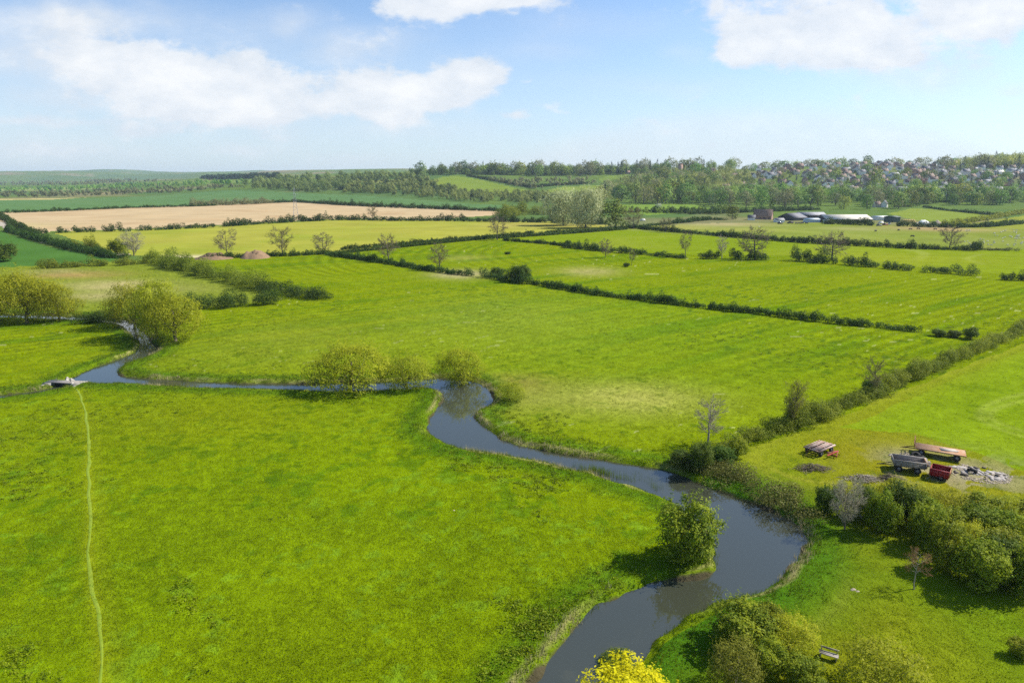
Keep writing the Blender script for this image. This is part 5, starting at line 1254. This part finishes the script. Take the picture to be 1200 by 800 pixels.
# discarded tyres, rubble, brushwood
tm = MB().disc((0, 0, 0), .62, .36, 'z', 18, .34).mesh('tyre', M['rubber'])
for x_, y_, lb in ((1077, 536, 'old black tyre lying behind the grey box trailer'), (1073, 535, 'old black tyre leaning on the rubble left of the other tyre'), (1139, 553, 'black tyre half sunk in the rubble patch')):
    p = P(x_, y_); p[2] = float(gz(np.array([p[0]]), np.array([p[1]]))[0]) + .2; o = put('tyre', tm, None, p); o.rotation_euler = (random.uniform(-.5, .5), random.uniform(-.4, .4), 0); tagp(o, lb, 'tyre')
def rubble(name, polys, n, mat, label, seed, smin=.08, smax=.4, flat=.5):
    g_ = np.random.default_rng(seed); mb = MB()
    for pts, nn in zip(polys, n):
        q = region(pts); lo, hi = q.min(0), q.max(0); k = 0
        while k < nn:
            a = lo + g_.uniform(size=2) * (hi - lo)
            if not in_poly(a[:1], a[1:], q)[0] or vnoise(a[0], a[1], 2.2, seed) < .3: 
                if g_.uniform() < .02: k += 1
                continue
            s = smin + (smax - smin) * g_.uniform() ** 2.5
            z = float(gz(a[:1], a[1:])[0])
            mb.box((a[0], a[1], z + s * flat * .3), (s * g_.uniform(.6, 1.8), s * g_.uniform(.5, 1.2), s * flat * g_.uniform(.6, 1.6)), g_.uniform(0, 3), g_.uniform(.5, .95)); k += 1
    return stuff(name, mb.mesh(name, M[mat]), label, name)
rubble('rubble', [[(1108, 548), (1128, 543), (1160, 548), (1188, 558), (1182, 567), (1150, 566), (1122, 560)], [(1040, 533), (1062, 530), (1090, 540), (1092, 546), (1060, 541)]], [1300, 500], 'rubble', 'scattered pale rubble and stones around the trailers', 3, .05, .26, .35)
rubble('debris', [[(1112, 546), (1160, 548), (1186, 560), (1150, 566), (1120, 559)], [(1042, 532), (1085, 537), (1092, 547), (1060, 541)]], [160, 90], 'wood_grey', 'broken boards and scraps among the rubble', 4, .2, .8, .2)
rubble('dark_debris', [[(1112, 546), (1160, 548), (1186, 560), (1150, 566), (1120, 559)], [(1062, 534), (1092, 541), (1088, 547)]], [26, 18], 'bark', 'dark scraps and rotten timber among the rubble', 6, .15, .6, .5)
def brush(px, py, wpx, h_, label, seed, mat='twig_brown', n=260):
    g_ = np.random.default_rng(seed); p = P(px, py); w_ = wpx * mpp(p); p[2] = float(gz(np.array([p[0]]), np.array([p[1]]))[0]); mb = MB()
    for i in range(n):
        a = g_.normal(size=2) * [w_ * .24, w_ * .12]; z = h_ * g_.uniform(0, 1) * math.exp(-(a[0] / (w_ * .3)) ** 2 - (a[1] / (w_ * .18)) ** 2)
        d = unit(1, g_)[0] * [1, 1, .25]; l = g_.uniform(.4, 1.3)
        mb.tube([[a[0], a[1], z + .03], [a[0] + d[0] * l * .5, a[1] + d[1] * l * .5, z + .1 + abs(d[2]) * l * .4], [a[0] + d[0] * l, a[1] + d[1] * l, z + .02 + abs(d[2]) * l * .3]], [.035, .028, .012], 3, False)
    return tagp(put('brushwood_pile', mb.mesh('brushwood', M[mat]), None, p), label, 'brushwood')
brush(952, 549, 40, .7, 'grey-brown pile of brushwood on the grass below the plank trailer', 2)
brush(1012, 562, 40, .6, 'pale pile of dry brushwood behind the thicket', 3, 'twig_pale')
brush(1043, 561, 26, .8, 'small brown brushwood pile left of the red trailer', 4)
# bench and scraps on the mown grass
c_, rz, L_ = frame_at((959, 768), (982, 775)); st = MB(); planks(st, L_, .55, .46, .05, 3, .03); bk = MB(); bk.box((0, .34, .74), (L_, .04, .16))
e = inst('bench', [('seat', st.mesh('bench_seat', M['wood_grey'])), ('backrest', bk.mesh('bench_back', M['wood_grey']))], c_, rz, (1, 1, 1), 'weathered wooden bench on the mown grass beside the bushes', 'bench')
lg = MB(); lg.box((0, 0, .21), (.08, .46, .42)); lg.box((0, .3, .48), (.07, .06, .72)); lm = lg.mesh('bench_leg', M['wood_grey'])
for x_ in (-L_ * .4, L_ * .4): put('leg', lm, e, (x_, 0, 0))
for x_, y_, s_, lb in ((1000, 690, .42, 'larger pale stone lying on the mown grass'), (1005, 692, .3, 'smaller pale stone right of the larger one on the mown grass'), (532, 597, .22, 'lone pale stone in the middle of the near meadow')):
    p = P(x_, y_); p[2] = float(gz(np.array([p[0]]), np.array([p[1]]))[0]); tagp(put('stone', lump_mesh('stone', s_ * 1.6, s_, s_ * .4, M['rubble'], int(x_), .5, 10), None, p, .3), lb, 'stone')

# ------------------------------------------------------------------ little sluice bridge on the stream
a, b = P(62, 447), P(80, 446); c_ = (a + b) / 2; p = P(73, 450, 0); p[2] = 0
dk = MB(); planks(dk, 5.2, 1.3, .28, .08, 6, .02)
parts = [('deck', dk.mesh('bridge_deck', M['wood_grey']))]
for s, l in ((-1, 1.4), (1, 1.1)):
    ab = MB(); ab.box((s * 2.3, 0, -.55), (l, 1.9, 1.55), 0, .92); ab.box((s * 2.6, -1.15, -.62), (.5, .7, 1.3), s * .35); ab.box((s * 2.6, 1.15, -.62), (.5, .7, 1.3), -s * .35)
    parts.append(('abutment', ab.mesh('bridge_abutment', M['stone'])))
gt = MB(); planks(gt, 3.3, .05, -.35, .9, 1, 0); gt.tube([[-1.2, -.1, -1], [-1.2, -.1, .9]], [.06, .06], 6); gt.tube([[1.2, -.1, -1], [1.2, -.1, .9]], [.06, .06], 6)
parts.append(('sluice_gate', gt.mesh('sluice_gate', M['dark_clad'])))
inst('footbridge', parts, (p[0], p[1] + .6, 0), -.12, (1.25, 1.25, 1.1), 'small plank sluice bridge on stone abutments where the stream leaves', 'footbridge')
g_ = random.Random(3); n_ = 0
for i in range(16):
    q = P(81 + g_.uniform(-6, 6), 446 + g_.uniform(-4, 5)); s_ = g_.uniform(.4, .9)
    zq = float(gz(np.array([q[0]]), np.array([q[1]]))[0])
    tagp(put('boulder', lump_mesh('boulder', s_ * 1.3, s_, s_ * .75, M['stone'], i + 50, .5, 9), None, (q[0], q[1], max(zq, -.55)), g_.uniform(0, 3)), 'pale boulder heaped at the sluice bridge', 'boulder', 'boulders heaped at the sluice bridge')

# ------------------------------------------------------------------ air, sky and sun
SUN_AZ, SUN_EL = R(74), R(43)       # azimuth clockwise from the view direction
sd_ = Vector((math.sin(SUN_AZ) * math.cos(SUN_EL), math.cos(SUN_AZ) * math.cos(SUN_EL), math.sin(SUN_EL)))
sun = bpy.data.objects.new('sun', bpy.data.lights.new('sun', 'SUN')); COL.objects.link(sun)
sun.data.energy = 5.0; sun.data.angle = R(.53); sun.data.color = (1, .95, .86)
sun.rotation_euler = sd_.to_track_quat('Z', 'Y').to_euler(); sun.location = (200, 50, 300)

hz = MB()
hz.box((0, 6900, 118), (44000, 14600, 270))
hm, nt = new_mat('haze_air')
out = N(nt, 'ShaderNodeOutputMaterial'); pv = N(nt, 'ShaderNodeVolumePrincipled')
pv.inputs['Color'].default_value = (.70, .86, 1, 1); pv.inputs['Density'].default_value = 5.2e-5; pv.inputs['Anisotropy'].default_value = .15
nt.links.new(pv.outputs[0], out.inputs['Volume'])
stuff('haze', hz.mesh('haze', hm), 'thin pale haze over the far hills', 'haze')

w = bpy.data.worlds.new('World'); scene.world = w; w.use_nodes = True
nt = w.node_tree
for n in list(nt.nodes): nt.nodes.remove(n)
out = N(nt, 'ShaderNodeOutputWorld'); bg = N(nt, 'ShaderNodeBackground')
sky = N(nt, 'ShaderNodeTexSky', sky_type='NISHITA', sun_disc=False, sun_elevation=SUN_EL, sun_rotation=SUN_AZ, altitude=50, air_density=1.0, dust_density=.6, ozone_density=2.0)
geo = N(nt, 'ShaderNodeTexCoord')
sx = N(nt, 'ShaderNodeSeparateXYZ'); nt.links.new(geo.outputs['Generated'], sx.inputs[0])
yc = mth(nt, 'MAXIMUM', sx.outputs[1], .05)
ca_ = mth(nt, 'DIVIDE', sx.outputs[0], yc); cb_ = mth(nt, 'DIVIDE', sx.outputs[2], yc)
cv = N(nt, 'ShaderNodeCombineXYZ'); nt.links.new(ca_, cv.inputs[0]); nt.links.new(mth(nt, 'MULTIPLY', cb_, 1.9), cv.inputs[1])
def noise(sc, det, rough=.6, off=0):
    mp = N(nt, 'ShaderNodeMapping'); mp.inputs['Location'].default_value = (off, off * .7, off * .3); nt.links.new(cv.outputs[0], mp.inputs[0])
    n = N(nt, 'ShaderNodeTexNoise', i_Scale=sc, i_Detail=det, i_Roughness=rough); nt.links.new(mp.outputs[0], n.inputs[0]); return n.outputs[0]
w1 = noise(5, 5, .6, 3); w2 = noise(5, 5, .6, 9); det = noise(11, 9, .60, 1); fine = noise(30, 5, .6, 5)
aw = mth(nt, 'ADD', ca_, mth(nt, 'MULTIPLY_ADD', w1, .13, -.065)); bw = mth(nt, 'ADD', cb_, mth(nt, 'MULTIPLY_ADD', w2, .06, -.03))
def blob(px, py, sx_, sy_, amp, a=None, b=None):
    A, B = ray(px, py); A2, _ = ray(px + sx_, py); _, B2 = ray(px, py - sy_)
    u = mth(nt, 'MULTIPLY', mth(nt, 'SUBTRACT', a or aw, A), 1 / (A2 - A)); v = mth(nt, 'MULTIPLY', mth(nt, 'SUBTRACT', b or bw, B), 1 / (B2 - B))
    r2 = mth(nt, 'MULTIPLY_ADD', u, u, mth(nt, 'MULTIPLY', v, v))
    return mth(nt, 'MULTIPLY', mth(nt, 'EXPONENT', mth(nt, 'MULTIPLY', r2, -1)), amp)
def total(bl):
    t = None
    for b in bl:
        v = blob(*b); t = v if t is None else mth(nt, 'ADD', t, v)
    return t
thick = total([(120, 60, 50, 22, .5), (150, 78, 75, 34, .85), (225, 104, 104, 40, 1.0), (300, 112, 70, 30, .9), (190, 118, 45, 20, .6), (275, 60, 20, 20, .45), (385, 125, 22, 18, .55),
               (440, 110, 48, 28, 1.2), (505, 108, 52, 22, 1.15), (560, 88, 34, 18, .95), (548, 6, 62, 18, 1.0), (470, 4, 26, 12, .5), (600, 5, 50, 10, .6),
               (960, 28, 115, 48, 1.05), (1010, 62, 80, 22, .9), (895, 48, 36, 18, .6), (862, 52, 22, 18, .6), (870, 70, 16, 8, .4), (1150, 26, 60, 28, .9), (1180, 10, 60, 18, .5), (640, 128, 26, 7, .5), (602, 138, 16, 8, .6), (604, 97, 8, 5, .4)])
wisp = total([(100, 30, 140, 30, .34), (300, 50, 120, 40, .28), (640, 60, 60, 14, .25), (60, 175, 120, 12, .4), (480, 150, 120, 14, .25), (700, 30, 120, 18, .22), (760, 100, 120, 12, .2), (60, 110, 70, 20, .4), (20, 65, 60, 22, .4), (460, 45, 60, 18, .3), (60, 80, 80, 40, .5), (40, 20, 90, 26, .45), (130, 18, 70, 14, .4), (60, 143, 85, 5, .55), (155, 152, 36, 7, .55), (280, 172, 52, 7, .5), (415, 187, 48, 8, .4), (330, 24, 40, 18, .5), (400, 62, 40, 22, .45), (30, 170, 100, 30, .35),
              (1060, 92, 60, 12, .35), (1190, 103, 30, 8, .45), (240, 130, 110, 24, .35), (800, 60, 30, 14, .2), (1100, 60, 90, 50, .4), (350, 150, 170, 30, .25), (520, 80, 90, 20, .2)])
m1 = mth(nt, 'ADD', thick, mth(nt, 'MULTIPLY_ADD', det, 1.9, -.95))
m1 = mth(nt, 'ADD', m1, mth(nt, 'MULTIPLY_ADD', fine, .5, -.25))
mr = N(nt, 'ShaderNodeMapRange', interpolation_type='SMOOTHSTEP'); nt.links.new(m1, mr.inputs[0]); mr.inputs[1].default_value = .16; mr.inputs[2].default_value = .64
m2 = mth(nt, 'MULTIPLY', wisp, mth(nt, 'MULTIPLY_ADD', det, 1.6, .1), clamp=True)
# pale veil low in the sky with an arched upper edge on the right
A0, B0 = ray(900, 116); A1, B1 = ray(600, 190)
kq = (B0 - B1) / (A0 - A1) ** 2
du = mth(nt, 'SUBTRACT', ca_, A0)
arch = mth(nt, 'SUBTRACT', mth(nt, 'MULTIPLY_ADD', mth(nt, 'MULTIPLY', du, du), -kq * .8, B0), mth(nt, 'ADD', cb_, mth(nt, 'MULTIPLY_ADD', w1, .02, -.01)))
mv = N(nt, 'ShaderNodeMapRange', interpolation_type='SMOOTHSTEP'); nt.links.new(arch, mv.inputs[0]); mv.inputs[1].default_value = -.004; mv.inputs[2].default_value = .035; mv.inputs[4].default_value = .45
mh = N(nt, 'ShaderNodeMapRange', interpolation_type='SMOOTHSTEP'); nt.links.new(cb_, mh.inputs[0]); mh.inputs[1].default_value = .26; mh.inputs[2].default_value = -.01; mh.inputs[4].default_value = .50
inv = lambda s: mth(nt, 'SUBTRACT', 1.0, s)
cov = inv(mth(nt, 'MULTIPLY', mth(nt, 'MULTIPLY', inv(mth(nt, 'MULTIPLY', mr.outputs[0], .93)), inv(mth(nt, 'MULTIPLY', m2, 1.0))), inv(mv.outputs[0])))
front = N(nt, 'ShaderNodeMapRange', interpolation_type='SMOOTHSTEP'); nt.links.new(sx.outputs[1], front.inputs[0]); front.inputs[1].default_value = .05; front.inputs[2].default_value = .3
cov = mth(nt, 'MULTIPLY', cov, front.outputs[0], clamp=True)
blue = mixrgb(nt, sky.outputs[0], SKYTINT, 1.0, 'MULTIPLY')
hazy = mixrgb(nt, blue, HAZECOL, mh.outputs[0])
shade = mixrgb(nt, CLOUDLO, CLOUDHI, mth(nt, 'MULTIPLY_ADD', m1, .45, mth(nt, 'MULTIPLY_ADD', noise(16, 6, .6, 7), 2.2, -1.05), True))
nt.links.new(mixrgb(nt, hazy, shade, cov), bg.inputs[0])
bg.inputs[1].default_value = .1
nt.links.new(bg.outputs[0], out.inputs[0])

scene.render.engine = 'CYCLES'
scene.view_settings.view_transform = 'Standard'; scene.view_settings.look = 'None'
scene.view_settings.exposure = EXPO; scene.view_settings.gamma = 1
c = scene.cycles
c.use_denoising = False; c.denoiser = 'OPENIMAGEDENOISE'
c.max_bounces = 6; c.diffuse_bounces = 3; c.glossy_bounces = 2; c.transmission_bounces = 2; c.volume_bounces = 0; c.transparent_max_bounces = 4
c.caustics_reflective = False; c.caustics_refractive = False
c.use_adaptive_sampling = True; c.adaptive_threshold = .006
